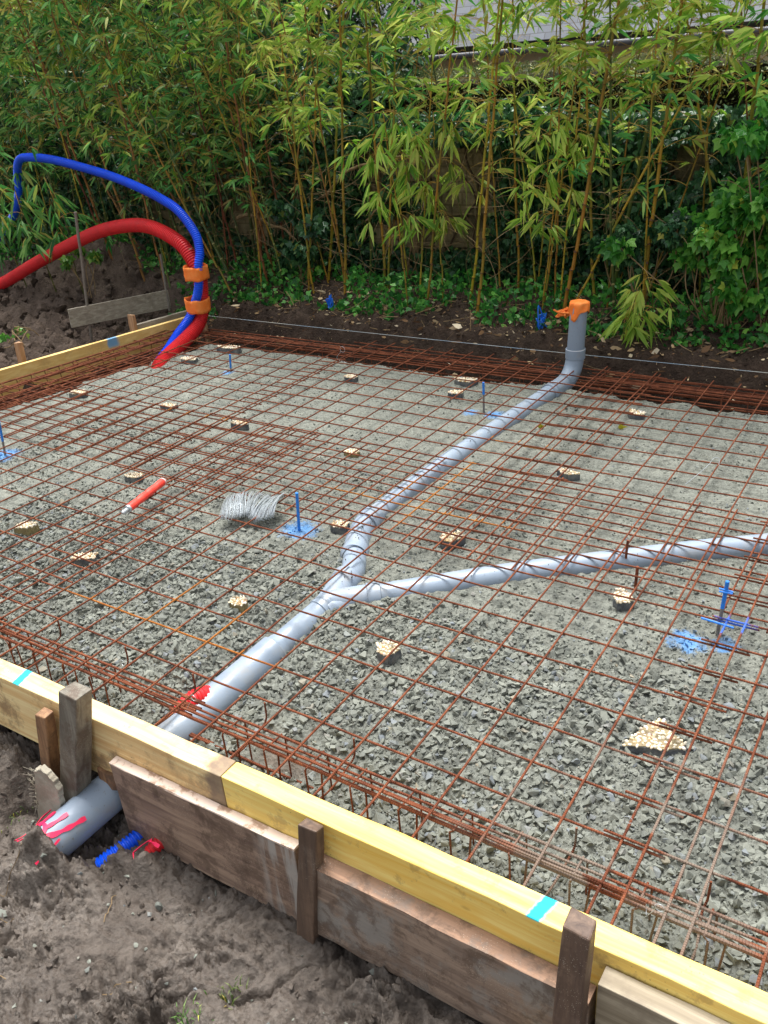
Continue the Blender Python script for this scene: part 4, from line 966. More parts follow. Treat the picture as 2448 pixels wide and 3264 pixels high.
for i in range(26): mb.box((-12+.37+i*.74, 4.42, 1.235+RNG.normal(0,.004)), (.735,.40,.05), rotm('Y', RNG.normal(0,.006)), .004)
mb.build('coping', MAT['coping'], T, bevel=.008)

ms = M('slate', .55, .5); bk = ms.n('ShaderNodeTexBrick'); bk.offset = .5
for k_, v_ in (('Scale', 1.), ('Mortar Size', .006), ('Brick Width', .20), ('Row Height', .10), ('Bias', 0.)): bk.inputs[k_].default_value = v_
bk.inputs['Color1'].default_value = lin(112,118,130); bk.inputs['Color2'].default_value = lin(86,92,104); bk.inputs['Mortar'].default_value = lin(58,60,66)
tc = ms.n('ShaderNodeTexCoord'); ms.l(tc.outputs['Object'], bk.inputs['Vector'])
ms.color(ms.mix(ms.math('MULTIPLY', ms.mapr(ms.noise(3, 5), .4, .7), .35), bk.outputs['Color'], lin(150,150,140))); ms.bump(bk.outputs['Fac'], -.6, .02); MAT['slate'] = ms.m
MAT['cream'] = mat_plain('cream_render', lin(214,200,172), .9, .2, .4, lin(190,172,142), 2)
MAT['gutter'] = mat_plain('grey_zinc_gutter', lin(96,98,104), .4, .5)
MAT['darkhole'] = mat_plain('dark_vent_opening', lin(18,18,20), .9, .1)
hr = math.radians(9); H0 = np.array((-6.6, 9.4)); Hd = np.array((math.cos(hr), math.sin(hr))); Hn = np.array((-Hd[1], Hd[0]))
T = empty('house', (H0[0], H0[1], 0), 'neighbouring house with long grey slate roof and cream wall above the hedge', 'house', rz=hr)
EZ, LEN, DEP, RH = 1.80, 11.0, 7.0, 4.6
mb = MB(); mb.box((LEN/2, DEP/2, (EZ-.1)/2), (LEN, DEP-.6, EZ-.1)); mb.build('wall', MAT['cream'], T)
sl = math.hypot(DEP/2, RH)
def roof_plane(name, y_a, y_b, thick=.12):
    ry = math.atan2(RH, DEP/2)*(1 if y_b > y_a else -1)
    mb = MB(); mb.box((0, sl/2*(1 if y_b > y_a else -1), 0), (LEN+.5, sl, thick)); o = mb.build(name, MAT['slate'], T)
    o.location = (LEN/2, y_a, EZ); o.rotation_euler = (ry, 0, 0); return o
rp = roof_plane('roof', -.05, DEP/2); roof_plane('roof', DEP+.05, DEP/2)
mb = MB(); mb.tube([(-.25,-.10,EZ-.07), (LEN+.25,-.10,EZ-.07)], .04, 12); mb.build('gutter', MAT['gutter'], T, True)
mb = MB(); mb.add([(-.16,.0,.0),(.16,.0,.0),(0,.0,.26),(0,.30,.26*1.0)], [(0,1,2),(0,2,3),(1,3,2)]); v_ = mb.build('roof_vent', MAT['darkhole'], T); v_.location = (1.15, .42, EZ+.62)
mb = MB(); mb.box((0,0,0), (.55,.10,.8)); mb.build('window', mat_plain('blue_roof_window', lin(60,80,120), .15, .6), T).location = (3.5, 1.6, EZ+2.15)
T = empty('side_house', (1.6, 9.0, 0), 'pale cream gable of a second building at the top right corner', 'house', rz=math.radians(-20))
mb = MB(); mb.box((1.6, 2, 2.6), (3.2, 4, 5.2)); mb.build('wall', mat_plain('pale_cream_render', lin(244,236,206), .9, .2, .3, lin(220,206,170), 1.5), T)
mb = MB(); mb.box((.8, -.03, 2.5), (.9,.06,1.2), None, 0); mb.build('window', mat_plain('window_glass', lin(150,165,170), .1, .6), T)
mb = MB(); mb.box((1.6, 2, 5.3), (3.7, 4.5, .2)); mb.build('roof', MAT['slate'], T)

# ------------------------------------------------------------------ leaf machinery (arrays)
def leaves_mesh(name, pos, dirv, length, width, mat, parent=None, tint=None, droop=.25, rng=RNG, shape='lance'):
    """one folded, drooping leaf per point"""
    n = len(pos); d = dirv/np.linalg.norm(dirv, axis=1)[:,None]
    r = rng.normal(size=(n,3)); r[:,2] *= .35; s = np.cross(d, r); s /= np.linalg.norm(s, axis=1)[:,None]+1e-9
    up = np.cross(s, d); L = length[:,None]; W = width[:,None]; g = np.array((0,0,-1.))
    if shape == 'lance':
        prof = [(0, 0, 0), (.28, .5, .05), (.28, -.5, .05), (.62, .42, .0), (.62, -.42, .0), (1, 0, -.0)]
        v = np.stack([pos+d*L*a+s*W*b+up*W*c*2+g*L*droop*a*a for a, b, c in prof], 1)
        F = np.array([(0,1,2),(1,3,2),(3,4,2),(3,5,4)])
    elif shape == 'ivy':
        prof = [(0,0,0),(.10,.36,.0),(.42,.52,-.05),(.50,.26,0),(1,.0,-.08),(.50,-.26,0),(.42,-.52,-.05),(.10,-.36,0)]
        v = np.stack([pos+d*L*a+s*W*b+up*W*c for a, b, c in prof], 1)
        F = np.array([(0,1,2),(0,2,3),(0,3,4),(0,4,5),(0,5,6),(0,6,7)])
    else:
        prof = [(0,0,0),(.5,.5,.06),(1,0,0),(.5,-.5,.06)]
        v = np.stack([pos+d*L*a+s*W*b+up*W*c for a, b, c in prof], 1); F = np.array([(0,1,2),(0,2,3)])
    k = v.shape[1]; f = (F[None]+(np.arange(n)*k)[:,None,None]).reshape(-1,3)
    if tint is None: tint = rng.random(n)
    return mesh_obj(name, v.reshape(-1,3), f, mat, parent, False, {'tint': np.repeat(tint, k)})

def bamboo_proto(seed, height, r0, culm_mat, leaf_mat, z_leaf, dens, spread=.55, lmin=.08, lmax=.14, curve=.06, label='', droopy=0.):
    rg = np.random.default_rng(seed); root = empty('bamboo', (0,0,0), label, 'bamboo', 'bamboo canes behind the slab')
    mb = MB(); z = 0; pts = []; rr = []; nd = []; nodes = []
    cdir = rg.uniform(0, 2*np.pi); cx = lambda z: np.array((math.cos(cdir), math.sin(cdir)))*curve*(z/height)**2
    zig = np.zeros(2)
    while z < height:
        stp = rg.uniform(.13, .21)*(1 if z > .5 else .7); r = r0*(1-.62*z/height)
        a = cx(z)+zig
        for dz, k, m_ in ((.0, 1.0, 0), (stp*.5, .97, 0), (stp-.012, 1.0, .2), (stp-.007, 1.28, 1), (stp-.002, 1.18, 1)):
            q = z+dz; b = cx(q)+zig; pts.append((b[0], b[1], q)); rr.append(r*k); nd.append(m_)
        z += stp; nodes.append(z); zig = zig+rg.normal(0, .0035, 2)
    pts = np.array(pts)
    mb.tube(pts, np.array(rr), 8, True, node=np.repeat(nd, 8)) if 0 else mb.tube(pts, np.array(rr), 8, False, node=np.repeat(np.array(nd, float), 8))
    mb.build('culm', culm_mat, root, True)
    br = MB(); LP, LD = [], []
    side = rg.uniform(0, 2*np.pi)
    for zn in nodes:
        if zn < z_leaf*.7 or rg.random() < .08: continue
        side += np.pi+rg.normal(0, .45); base = np.array((*(cx(zn)+zig*0), zn)); base[:2] = pts[np.argmin(abs(pts[:,2]-zn))][:2]
        low = zn < z_leaf
        for b_ in range(rg.integers(1, 4)):
            az = side+rg.normal(0, .55); el = rg.uniform(.35, 1.05); Lb = spread*rg.uniform(.35, 1.15)*(1 if not low else .6)
            d = np.array((math.cos(az)*math.cos(el), math.sin(az)*math.cos(el), math.sin(el)))
            n = 8; P = [base]; dd = d.copy()
            for i in range(n):
                dd = dd+np.array((0,0,-.11-droopy*.22))+rg.normal(0, .05, 3); dd /= np.linalg.norm(dd); P.append(P[-1]+dd*Lb/n)
            P = np.array(P); br.tube(P, np.linspace(.0021, .0007, n+1), 4, False)
            if low and rg.random() < .6: continue
            for i in range(2, n+1):
                if rg.random() > dens*(1.3 if i > 4 else .7): continue
                # twiglet
                ta = rg.uniform(0, 2*np.pi); td = dd*.4+np.array((math.cos(ta), math.sin(ta), rg.uniform(-.4,.4)))*.8; td /= np.linalg.norm(td)
                tl = rg.uniform(.03, .11); q = P[i]+td*tl; br.tube([P[i], P[i]+td*tl*.5, q], .0006, 3, False)
                m = rg.integers(2, 6)
                for k in range(m):
                    fa = rg.normal(0, .55); vd = td*.8+np.array((math.cos(ta+fa*2.2), math.sin(ta+fa*2.2), 0))*.5+np.array((0,0,-.25-droopy*.3+rg.normal(0,.3)))
                    LP.append(q-td*tl*.35*k/m); LD.append(vd)
    br.build('branches', MAT['branch'], root)
    n = len(LP)
    if n:
        L = rg.uniform(lmin, lmax, n)*np.where(rg.random(n) < .2, .65, 1)
        leaves_mesh('leaves', np.array(LP), np.array(LD), L, L*rg.uniform(.13, .20, n), leaf_mat, root, rg.random(n), .22, rg)
        root.children[-1]['kind'] = 'stuff'
    return root, n
def copy_tree(o, parent=None):
    c = o.copy(); COL.objects.link(c)
    if parent: c.parent = parent
    for ch in list(o.children): copy_tree(ch, c)
    return c
PB = {}
def proto(key, *a, **k): PB[key] = [bamboo_proto(*a, **k)[0], False]
proto('Y0', 101, 3.3, .0105, MAT['culm_y'], MAT['leaf_y'], 1.3, .66, .55)
proto('Y1', 102, 3.2, .0085, MAT['culm_y'], MAT['leaf_y'], 1.15, .55, .5)
proto('Y2', 103, 3.4, .0125, MAT['culm_y'], MAT['leaf_y'], 1.4, .68, .6)
proto('Y3', 104, 2.6, .006, MAT['culm_y'], MAT['leaf_y'], 1.0, .36, .38)
proto('G0', 105, 3.2, .009, MAT['culm_g'], MAT['leaf_g'], 1.15, .6, .55)
proto('G1', 106, 3.1, .0075, MAT['culm_g'], MAT['leaf_g'], .95, .6, .5)
proto('G2', 107, 3.4, .013, MAT['culm_g'], MAT['leaf_g'], 1.3, .6, .6)
proto('B0', 108, 3.2, .0105, MAT['culm_b'], MAT['leaf_g'], 1.3, .55, .55)
proto('B1', 109, 2.8, .0075, MAT['culm_b'], MAT['leaf_y'], 1.2, .3, .4)
proto('H0', 114, 3.0, .007, MAT['culm_y'], MAT['leaf_y'], 1.55, .95, .6)
proto('H1', 115, 2.9, .007, MAT['culm_g'], MAT['leaf_g'], 1.35, .95, .6)
proto('T0', 110, 1.7, .0045, MAT['culm_g'], MAT['leaf_y'], .85, .3, .3)
proto('S0', 111, 1.05, .005, MAT['culm_g'], MAT['leaf_g'], .55, .95, .42, .10, .15, droopy=1.2)   # dense hanging bunch
proto('S1', 112, 1.35, .006, MAT['culm_y'], MAT['leaf_y'], .75, .95, .40, .10, .15, droopy=1.2)
proto('S2', 113, .40, .004, MAT['culm_g'], MAT['leaf_y'], .12, .7, .20, .10, .15, droopy=1.0)
COUNT = {}
def put(key, x, y, lx=0., ly=0., rz=None, s=1., label=None):
    root, used = PB[key]
    o = root if not used else copy_tree(root); PB[key][1] = True
    z = float(ground_h(np.array([x]), np.array([y]))[0])-.03
    d = Vector((lx, ly, 1)).normalized(); q = d.to_track_quat('Z', 'Y')
    o.rotation_mode = 'QUATERNION'; o.rotation_quaternion = q @ Quaternion((0,0,1), RNG.uniform(0, 6.28) if rz is None else rz)
    o.location = (x, y, z); o.scale = (s,)*3
    o['label'] = label or o['label']; return o
MAIN = [('Y0',-4.33,3.70,-.19),('Y1',-3.75,3.28,-.46),('B0',-3.92,3.83,.04),('B1',-4.21,3.70,.10),('G2',-3.87,3.70,.02),('B0',-3.55,3.46,-.05),
 ('Y0',-2.67,3.34,.10),('B1',-3.56,3.70,.29),('Y1',-3.01,3.39,-.02),('Y1',-1.89,3.25,.20),('Y0',-1.45,3.20,.09),('Y2',-.86,3.30,.13),('Y2',-.39,3.49,.08),
 ('Y1',-.88,3.40,.52),('G2',-.68,3.70,.18),('Y2',.10,3.72,.02),('Y1',.10,3.70,-.23),('Y1',-2.41,3.56,.10),('Y0',-2.46,3.60,.03),('Y3',-1.19,3.63,-.10),
 ('G0',-.54,3.40,-.04),('B1',.28,3.75,-.17),('Y3',-1.25,3.76,.07),('Y1',-1.37,3.71,.0),('Y1',-3.09,3.42,.19)]
KIND = {'Y':'yellow', 'G':'green', 'B':'brown', 'T':'thin green', 'H':'leafy-topped'}
WHERE = [(-5.2,'left of the iron rods'),(-4.3,'behind the red conduit'),(-3.6,'behind the taped conduits'),(-2.9,'right of the taped conduits'),(-2.2,'behind the left blue twine'),(-1.6,'in front of the wall gap'),(-1.0,'left of the upright pipe'),(-.5,'behind the upright pipe'),(.1,'right of the upright pipe'),(9,'near the right edge')]
def where(x):
    for a, t_ in WHERE:
        if x < a: return t_
CANES = []
def bl(key, x, lx, h=''):
    ln = 'leaning left' if lx < -.12 else 'leaning right' if lx > .12 else 'upright'
    k = (key[0], ln, where(x)); COUNT[k] = COUNT.get(k, 0)+1
    return '%s bamboo cane, %s, %s' % (KIND.get(key[0], 'leafy'), ln, where(x))
for k, x, y, lx in MAIN: CANES.append((put(k, x, y, lx+RNG.normal(0,.01), -.02+RNG.normal(0,.03), label='x'), k, x, lx))
rg = np.random.default_rng(77)
FILL = []
for i in range(64):                     # left, dense and dark
    x = rg.uniform(-8.8, -3.2); y = rg.uniform(3.25+.1*max(0,-4.5-x), 4.15)
    FILL.append((rg.choice(['G0','G1','G0','G1','G1','G2','B0','G0']), x, y, rg.normal(-.14, .14)))
for i in range(20):                     # right, light
    x = rg.uniform(-3.1, 1.6); y = rg.uniform(3.3, 4.0)
    FILL.append((rg.choice(['Y0','Y1','Y3','Y3','G0','T0','B1','T0']), x, y, rg.normal(.03, .16)))
for i in range(15): FILL.append((('H0','H0','H1')[i % 3], -3.3+i*.33+rg.normal(0,.1), rg.uniform(3.3,3.9), rg.normal(.02,.12)))
for i in range(12): FILL.append((('H1','H0')[i % 2], -8+i*.42+rg.normal(0,.1), rg.uniform(3.5,4.0), rg.normal(-.1,.12)))
for k, x, y, lx in FILL: CANES.append((put(k, x, y, lx, rg.normal(-.05, .07), s=rg.uniform(.85, 1.08), label='x'), k, x, lx))
by = {}
for o, k, x, lx in CANES: by.setdefault(bl(k, x, lx), []).append((x, o))
ORD = 'leftmost,second,third,fourth,fifth,sixth,seventh,eighth,ninth,tenth,eleventh,twelfth,thirteenth,fourteenth,fifteenth,sixteenth,seventeenth,eighteenth'.split(',')
for lab, L_ in by.items():
    L_.sort(key=lambda q: q[0])
    for i, (x, o) in enumerate(L_):
        if len(L_) == 1: o['label'] = lab; continue
        kd, ln, wh = lab.split(', ', 2); nm = kd.replace(' bamboo cane', '')
        o['label'] = '%s%s of the %s canes %s, %s' % (ORD[min(i, 17)], '' if i == 0 else ' from left', nm, ln.replace('upright', 'standing upright'), wh)
put('S0', -5.38, 3.02, -.06, -.12, s=1.15, label='young bamboo with a dense bunch of drooping leaves below the blue conduit')
put('S0', -5.72, 2.98, -.05, -.1, s=1.25, label='leafy young bamboo left of the drooping bunch by the blue conduit')
put('S0', -6.15, 2.98, -.1, -.1, s=1.35, label='young leafy bamboo where the blue conduit leaves the picture')
put('S1', -2.02, 3.22, .0, -.05, label='bamboo with a bright hanging bunch of long yellow-green leaves, mid picture')
put('S1', -1.80, 3.35, .05, -.08, s=.97, label='second bamboo behind the bright hanging bunch, mid picture')
put('S2', -.32, 3.10, .0, -.1, s=1.0, label='small low tuft of pointed bamboo leaves right of the upright pipe')
put('S2', -.22, 3.16, .1, -.1, s=.9, label='second low tuft of bamboo leaves, behind the one right of the pipe')
put('S1', -1.05, 3.4, .1, -.05, s=.95, label='short leafy bamboo left of the upright pipe at mid height')

# ------------------------------------------------------------------ ivy
rg = np.random.default_rng(31)
def ivy_cloud(n, x0, x1, y0, y1, z0, z1, dens, lo=.035, hi=.065, face=(0,-1,.15)):
    x = rg.uniform(x0, x1, n); z = z0+(z1-z0)*rg.random(n); y = rg.uniform(y0, y1, n)
    k = rg.random(n) < dens(x, z); x, y, z = x[k], y[k], z[k]; m = len(x)
    d = np.array((0,-.45,-.8))+rg.normal(0, .45, (m,3)); L = rg.uniform(lo, hi, m)
    return np.stack([x,y,z],1), d, L
def bumpy(x, z, s, f=1.8): return perlin(x*f, z*f, s)
def ivy(name, label, mat, *a, thing_loc=None, stems=0, **k):
    P, d, L = ivy_cloud(*a, **k); t = thing(name, (float(P[:,0].mean()), 4.1, .05), label, 'ivy', 'ivy on the wall')
    off = .16*bumpy(P[:,0]*1.3, P[:,2]*1.3, 44, 2.2)+.05*bumpy(P[:,0], P[:,2], 45, 6); P[:,1] -= np.clip(off, -.05, .25)
    leaves_mesh('leaves', P, d, L, L*rg.uniform(.8, 1.1, len(L)), mat, t, rg.random(len(L))*.93, rng=rg, shape='ivy')['kind'] = 'stuff'
    if stems:
        mb = MB()
        for i in range(stems):
            x = rg.uniform(a[1], a[2]); C = [(x, a[4]-.02, .02)]
            for j in range(8): C.append((C[-1][0]+rg.normal(0, .09), a[4]-.03+rg.normal(0,.03), C[-1][2]+(a[6]*.9)/8))
            mb.tube(spline(C, .05), rg.uniform(.003, .009), 5)
        mb.build('stems', MAT['bark'], t, True)
    return t
gapf = lambda x, z: ((bumpy(x, z, 61, 1.1) > -.75) & ~((np.abs(x+2.35) < .62) & (z > .35) & (z < 1.15) & (bumpy(x, z, 63, 3) > -.7))).astype(float)
ivy('wall_ivy', 'dark ivy mass covering the wall at the left behind the dense bamboo', MAT['ivy_dark'], 26000, -9.5, -3.3, 4.02, 4.30, .0, 1.9, lambda x, z: np.clip(.9-.0*x, 0, 1)*(bumpy(x, z, 60, 1.0) > -.55), stems=16)
ivy('wall_ivy', 'dark ivy with gaps showing the tan wall in mid picture', MAT['ivy_dark'], 24000, -3.3, -1.0, 3.98, 4.26, .0, 1.36, lambda x, z: gapf(x, z), stems=14)
ivy('wall_ivy', 'dark ivy low on the wall behind the upright pipe', MAT['ivy_dark'], 26000, -1.3, 2.6, 3.96, 4.26, .0, 1.32, lambda x, z: (bumpy(x, z, 64, 1.2) > -.75+1.3*np.clip(z-.72, 0, 1))*1., stems=12)
def bush(name, label, cen, rad, n, mat, lo, hi, cat='ivy', group='ivy clumps in front of the wall', lobes=9, stem=True, seed=0):
    g = np.random.default_rng(seed); t = empty(name, (cen[0], cen[1], .05), label, cat, group); c0 = np.array((0, 0, cen[2]-.05))
    LC = c0+g.normal(0, .5, (lobes,3))*np.array(rad); LR = g.uniform(.35, .6, lobes)*min(rad)*(1 if lobes < 20 else .8)
    i = g.integers(0, lobes, n); v = g.normal(size=(n,3)); v /= np.linalg.norm(v, axis=1)[:,None]; P = LC[i]+v*(LR[i]*g.uniform(.55, 1.08, n))[:,None]*np.array((1.15,1,1))
    P = P[P[:,2] > -.02]; m = len(P); L = g.uniform(lo, hi, m); d = v[:m]*.5+np.array((0,-.25,-.6))+g.normal(0,.3,(m,3))
    leaves_mesh('leaves', P, d, L, L*g.uniform(.8,1.1,m), mat, t, g.random(m)*.95, rng=g, shape='ivy')['kind'] = 'stuff'
    if stem:
        mb = MB()
        for j in range(lobes): mb.tube(spline([(g.normal(0,.05), g.normal(0,.03), 0), (LC[j]+0)*.5+g.normal(0,.04,3), LC[j]], .05), np.linspace(.006,.0025,len(spline([(0,0,0),(0,0,0.5)],.5))) if 0 else .004, 5)
        mb.build('stems', MAT['twig'], t, True)
    return t
bush('ivy_bush', 'bright green large-leaved ivy cascading at the right edge', (.15,3.36,.66), (.46,.16,.42), 1700, MAT['ivy_lite'], .05, .09, lobes=42, seed=1)
bush('ivy_bush', 'bright green climber spray reaching up at the far right', (.42,3.42,1.0), (.30,.15,.35), 900, MAT['ivy_lite'], .05, .085, lobes=24, seed=2)
bush('ivy_bush', 'bluish dark ivy clump right of the upright pipe, below the bright one', (-.42,3.5,.66), (.26,.14,.24), 1700, MAT['ivy_dark'], .03, .055, lobes=8, seed=3)
bush('ivy_bush', 'dark round-leaved ivy right of the taped conduits', (-3.35,3.62,.42), (.30,.15,.38), 1100, MAT['ivy_dark'], .05, .085, lobes=10, seed=4)
bush('ivy_bush', 'dark ivy clump hanging at mid wall left of the bright leaf bunch', (-2.45,3.95,.80), (.28,.12,.26), 900, MAT['ivy_dark'], .045, .07, lobes=8, seed=5)
bush('ivy_bush', 'pale bluish ivy hanging over the top of the wall in mid picture', (-1.75,4.15,1.28), (.35,.14,.12), 900, MAT['ivy_dark'], .04, .07, lobes=8, seed=6)
bush('ground_ivy', 'low leafy green weed by the stake outside the left formwork', (-4.85,1.95,.0), (.35,.2,.10), 500, MAT['ivy_lite'], .03, .06, 'weed', 'low green weeds', 9, seed=7)
bush('ground_ivy', 'green sprig on top of the spoil heap under the red conduit', (-5.2,2.95,.42), (.16,.12,.07), 130, MAT['ivy_lite'], .04, .07, 'weed', 'low green weeds', 5, seed=8)
n = 8500; x = rg.uniform(-8, 2.6, n); y = 3.06+.75*rg.random(n)**1.2; k = (perlin(x*1.6, y*1.6, 81)+.25*perlin(x*6, y*6, 82) > -.30-.5*(y-3.1)) & (y > 3.08+.08*perlin(x*2.5, x*0, 83)) & ~((x < -4.4) & (y < 3.5)); x, y = x[k], y[k]
h_ = .015+.13*rg.random(len(x))*sstep(3.0, 3.35, y)*(.6+.6*(perlin(x*3, y*3, 84)+.5))
P = np.stack([x, y, ground_h(x, y)+h_], 1); d = rg.normal(0, .6, (len(x),3))+np.array((0,-.55,-.12)); L = rg.uniform(.028, .058, len(x))
o = leaves_mesh('ivy_ground_cover', P, d, L, L*rg.uniform(.8,1.1,len(x)), MAT['ivy_mid'], None, rg.random(len(x))*.9, rng=rg, shape='ivy')
tag(o, 'low green ivy carpet along the foot of the bamboo', 'ivy', kind='stuff')

# litter on the bank
n = 5200; x = rg.uniform(-6, 2.3, n); y = 2.76+rg.random(n)**1.2*.75; k = ~((x < -4.4)); x, y = x[k], y[k]; m = len(x)
d = rg.normal(0, 1, (m,3)); d[:,2] *= .25; L = rg.uniform(.012, .085, m)*np.where(rg.random(m) < .75, .45, 1)
o = leaves_mesh('leaf_litter', np.stack([x, y, ground_h(x, y)+.008], 1), d, L, L*rg.uniform(.12,.5,m), MAT['litter'], None, rg.random(m), .0, rg)
tag(o, 'dry pale bamboo sheaths and dead leaves scattered on the dark bank', 'leaf litter', kind='stuff')
mb = MB()
for i in range(210):
    x = rg.uniform(-4.2, 2.0); y = rg.uniform(2.85, 3.7); z = float(ground_h(np.array([x]), np.array([y]))[0])+.01
    L = rg.uniform(.05, .32); a = rg.uniform(0, np.pi); e = rg.uniform(0, .5)*(rg.random() < .5)
    mb.tube([(x,y,z), (x+L*.5*math.cos(a), y+L*.5*math.sin(a)*.5, z+L*.5*e+rg.normal(0,.006)), (x+L*math.cos(a), y+L*math.sin(a)*.5, z+L*e)], rg.uniform(.001,.0035), 4)
tag(mb.build('fallen_twigs', MAT['twig']), 'dry twigs and snapped cane ends tangled at the foot of the bamboo', 'twigs', kind='stuff')
mb = MB()
for i in range(420):
    x = rg.uniform(-5.5, 1.8); y = rg.uniform(3.35, 4.0); z = rg.uniform(.1, 1.0); C = [(x,y,z)]; a = rg.uniform(0, 6.28); e = rg.uniform(-.3, 1.1)
    d = np.array((math.cos(a)*math.cos(e), math.sin(a)*math.cos(e)*.5, math.sin(e)))
    for j in range(5): d = d+rg.normal(0,.22,3); d /= np.linalg.norm(d); C.append(np.array(C[-1])+d*rg.uniform(.04,.13))
    mb.tube(spline(C, .04), rg.uniform(.0008,.0022), 3)
tag(mb.build('bare_twigs', MAT['twig']), 'fine bare twigs tangled between the bamboo culms', 'twigs', kind='stuff')
def woody(label, C, r):
    mb = MB(); P = spline(C, .03); P = P+np.stack([.012*perlin(P[:,2]*9, P[:,0]*9, s) for s in (1,2,3)], 1); mb.tube(P, np.linspace(r, r*.35, len(P)), 8)
    for i in range(5):
        j = rg.integers(len(P)//4, len(P)-2); q = P[j]; d = rg.normal(0,1,3); d /= np.linalg.norm(d); mb.tube(spline([q, q+d*.09, q+d*.16+rg.normal(0,.05,3), q+d*.24+rg.normal(0,.07,3)], .03), .0022, 4)
    tag(mb.build('woody_stem', MAT['twig'], None, True), label, 'stem', 'old bare woody stems in front of the wall')
woody('old gnarled stem rising to the left edge of the bare wall patch', [(-3.35,3.98,.75), (-3.2,3.95,.80), (-3.0,3.92,.95), (-2.8,3.9,1.02), (-2.55,3.9,1.07), (-2.2,3.92,1.08)], .016)
woody('thick crooked bare stem low in the ivy, right of the red conduit', [(-4.05,3.75,.62), (-3.85,3.72,.66), (-3.72,3.72,.60), (-3.5,3.7,.55), (-3.3,3.7,.40)], .018)
woody('curved bare vine looping down beside the wall patch', [(-2.75,3.85,.62), (-2.62,3.84,.70), (-2.52,3.84,.55), (-2.55,3.84,.35), (-2.8,3.85,.30)], .008)
woody('stout trunk leaning against the wall patch', [(-2.50,4.1,.05), (-2.48,4.08,.3), (-2.42,4.1,.6), (-2.40,4.12,1.05)], .05)

# ------------------------------------------------------------------ hedge and trees behind
T = empty('clipped_hedge', (-.4, 5.25, 0), 'clipped brownish-green hedge standing above the wall in front of the house', 'hedge')
rg = np.random.default_rng(55); n = 52000
f = rg.random(n); x = rg.uniform(-3.4, 3.6, n); top = f < .30
yy = np.where(top, rg.uniform(-.45,.45,n), -.45+rg.random(n)*.12); zt = 1.60+.03*perlin(x*2, x*0, 5)+.02*perlin(x*7, yy*7, 6)
zz = np.where(top, zt+rg.normal(0,.02,n), rg.uniform(.9, 1.6, n)); yy = yy+np.where(top, 0, .10*perlin(x*3, zz*3, 7)+.03*rg.normal(size=n))
d = rg.normal(0,1,(n,3)); L = rg.uniform(.012,.028,n)
leaves_mesh('leaves', np.stack([x, yy, zz], 1), d, L, L*.5, MAT['hedge_leaf'], T, rg.random(n)*.95, rng=rg, shape='q')['kind'] = 'stuff'
hx = np.linspace(-3.35,3.55,80); mb = MB(); V = []
for q in hx:
    for y_, z_ in ((-.36,.1),(-.38,1.52),(.38,1.52),(.36,.1)): V.append((q, y_+.04*rg.normal(), z_+.02*rg.normal()))
mb.add(V, [(i*4+j, i*4+(j+1)%4, (i+1)*4+(j+1)%4, (i+1)*4+j) for i in range(79) for j in range(4)]+[(0,1,2,3), (319,318,317,316)])
mb.build('dark_core', mat_plain('hedge_interior', lin(42,38,26), .95, .1, .6, lin(24,26,16), 20, 1, 30, .04), T)  # solid core, its dark colour standing for the shaded hedge inside
def tree_proto(seed, h, rad, n, lobes):
    g = np.random.default_rng(seed); t = empty('evergreen_tree', (0,0,0), '', 'tree', 'dark trees behind the wall')
    mb = MB(); mb.tube(spline([(0,0,0),(.06,.03,h*.3),(-.05,.02,h*.65),(0,0,h*.95)], .15), np.linspace(.14,.03,len(spline([(0,0,0),(.06,.03,h*.3),(-.05,.02,h*.65),(0,0,h*.95)], .15))), 9); LC = []
    for i in range(lobes):
        z = h*(.15+.85*(i+.5)/lobes); a = i*2.4+g.normal(0,.3); rr = rad*g.uniform(.35,.85)*(1-.5*max(0,z/h-.5)); c = np.array((rr*math.cos(a), rr*math.sin(a), z)); LC.append(c)
        mb.tube([(0,0,z*.8), c*.5+np.array((0,0,z*.42)), c], (.045,.03,.012), 6)
    mb.build('trunk', MAT['bark'], t, True); LC = np.array(LC); LR = g.uniform(.38,.62,lobes)*rad
    i = g.integers(0,lobes,n); v = g.normal(size=(n,3)); v /= np.linalg.norm(v,axis=1)[:,None]; P = LC[i]+v*(LR[i]*g.uniform(.5,1.08,n))[:,None]
    d = v*.6+g.normal(0,.6,(n,3))+np.array((0,0,-.3)); L = g.uniform(.05,.10,n)
    leaves_mesh('crown', P, d, L, L*.5, MAT['tree_leaf'], t, g.random(n)*.95, rng=g, shape='q')
    return t
TP = [tree_proto(201, 4.6, 1.5, 17000, 20), tree_proto(202, 4.0, 1.35, 15000, 18)]; used = [0, 0]
for i, (x, y, s, lab) in enumerate([(-12.2,6.8,1.2,'dark evergreen farthest left beyond the bamboo'), (-10.1,6.2,1.1,'dark evergreen behind the left edge bamboo'), (-8.2,6.0,1.0,'dark evergreen behind the blue conduit loop'), (-6.3,5.9,.95,'dark evergreen behind the red conduit'), (-4.7,6.0,.9,'ivy-dark evergreen left of the clipped hedge, nearest the house'),
        (-11.5,9.5,1.5,'large dark tree in the second row at far left'), (-8.6,9.0,1.3,'large dark tree in the second row behind the blue loop'), (-14.5,8.2,1.4,'outermost dark tree past the left edge')]):
    k = i % 2; o = TP[k] if not used[k] else copy_tree(TP[k]); used[k] = 1
    o.location = (x, y, .05); o.rotation_euler = (0,0,i*1.3); o.scale = (s,)*3; o['label'] = lab
T = thing('evergreen_shrub', (-3.7, 4.9, .05), 'dark ivy-covered shrub filling the space above the wall left of the hedge', 'shrub')
g = np.random.default_rng(9); n = 15000; LC = np.stack([g.uniform(-9.2,-3.3,26), g.uniform(4.75,5.2,26), g.uniform(.9,2.5,26)],1); LC[:,2] *= np.where(LC[:,0] > -4.2, .75, 1); i = g.integers(0,26,n); v = g.normal(size=(n,3)); v /= np.linalg.norm(v,axis=1)[:,None]
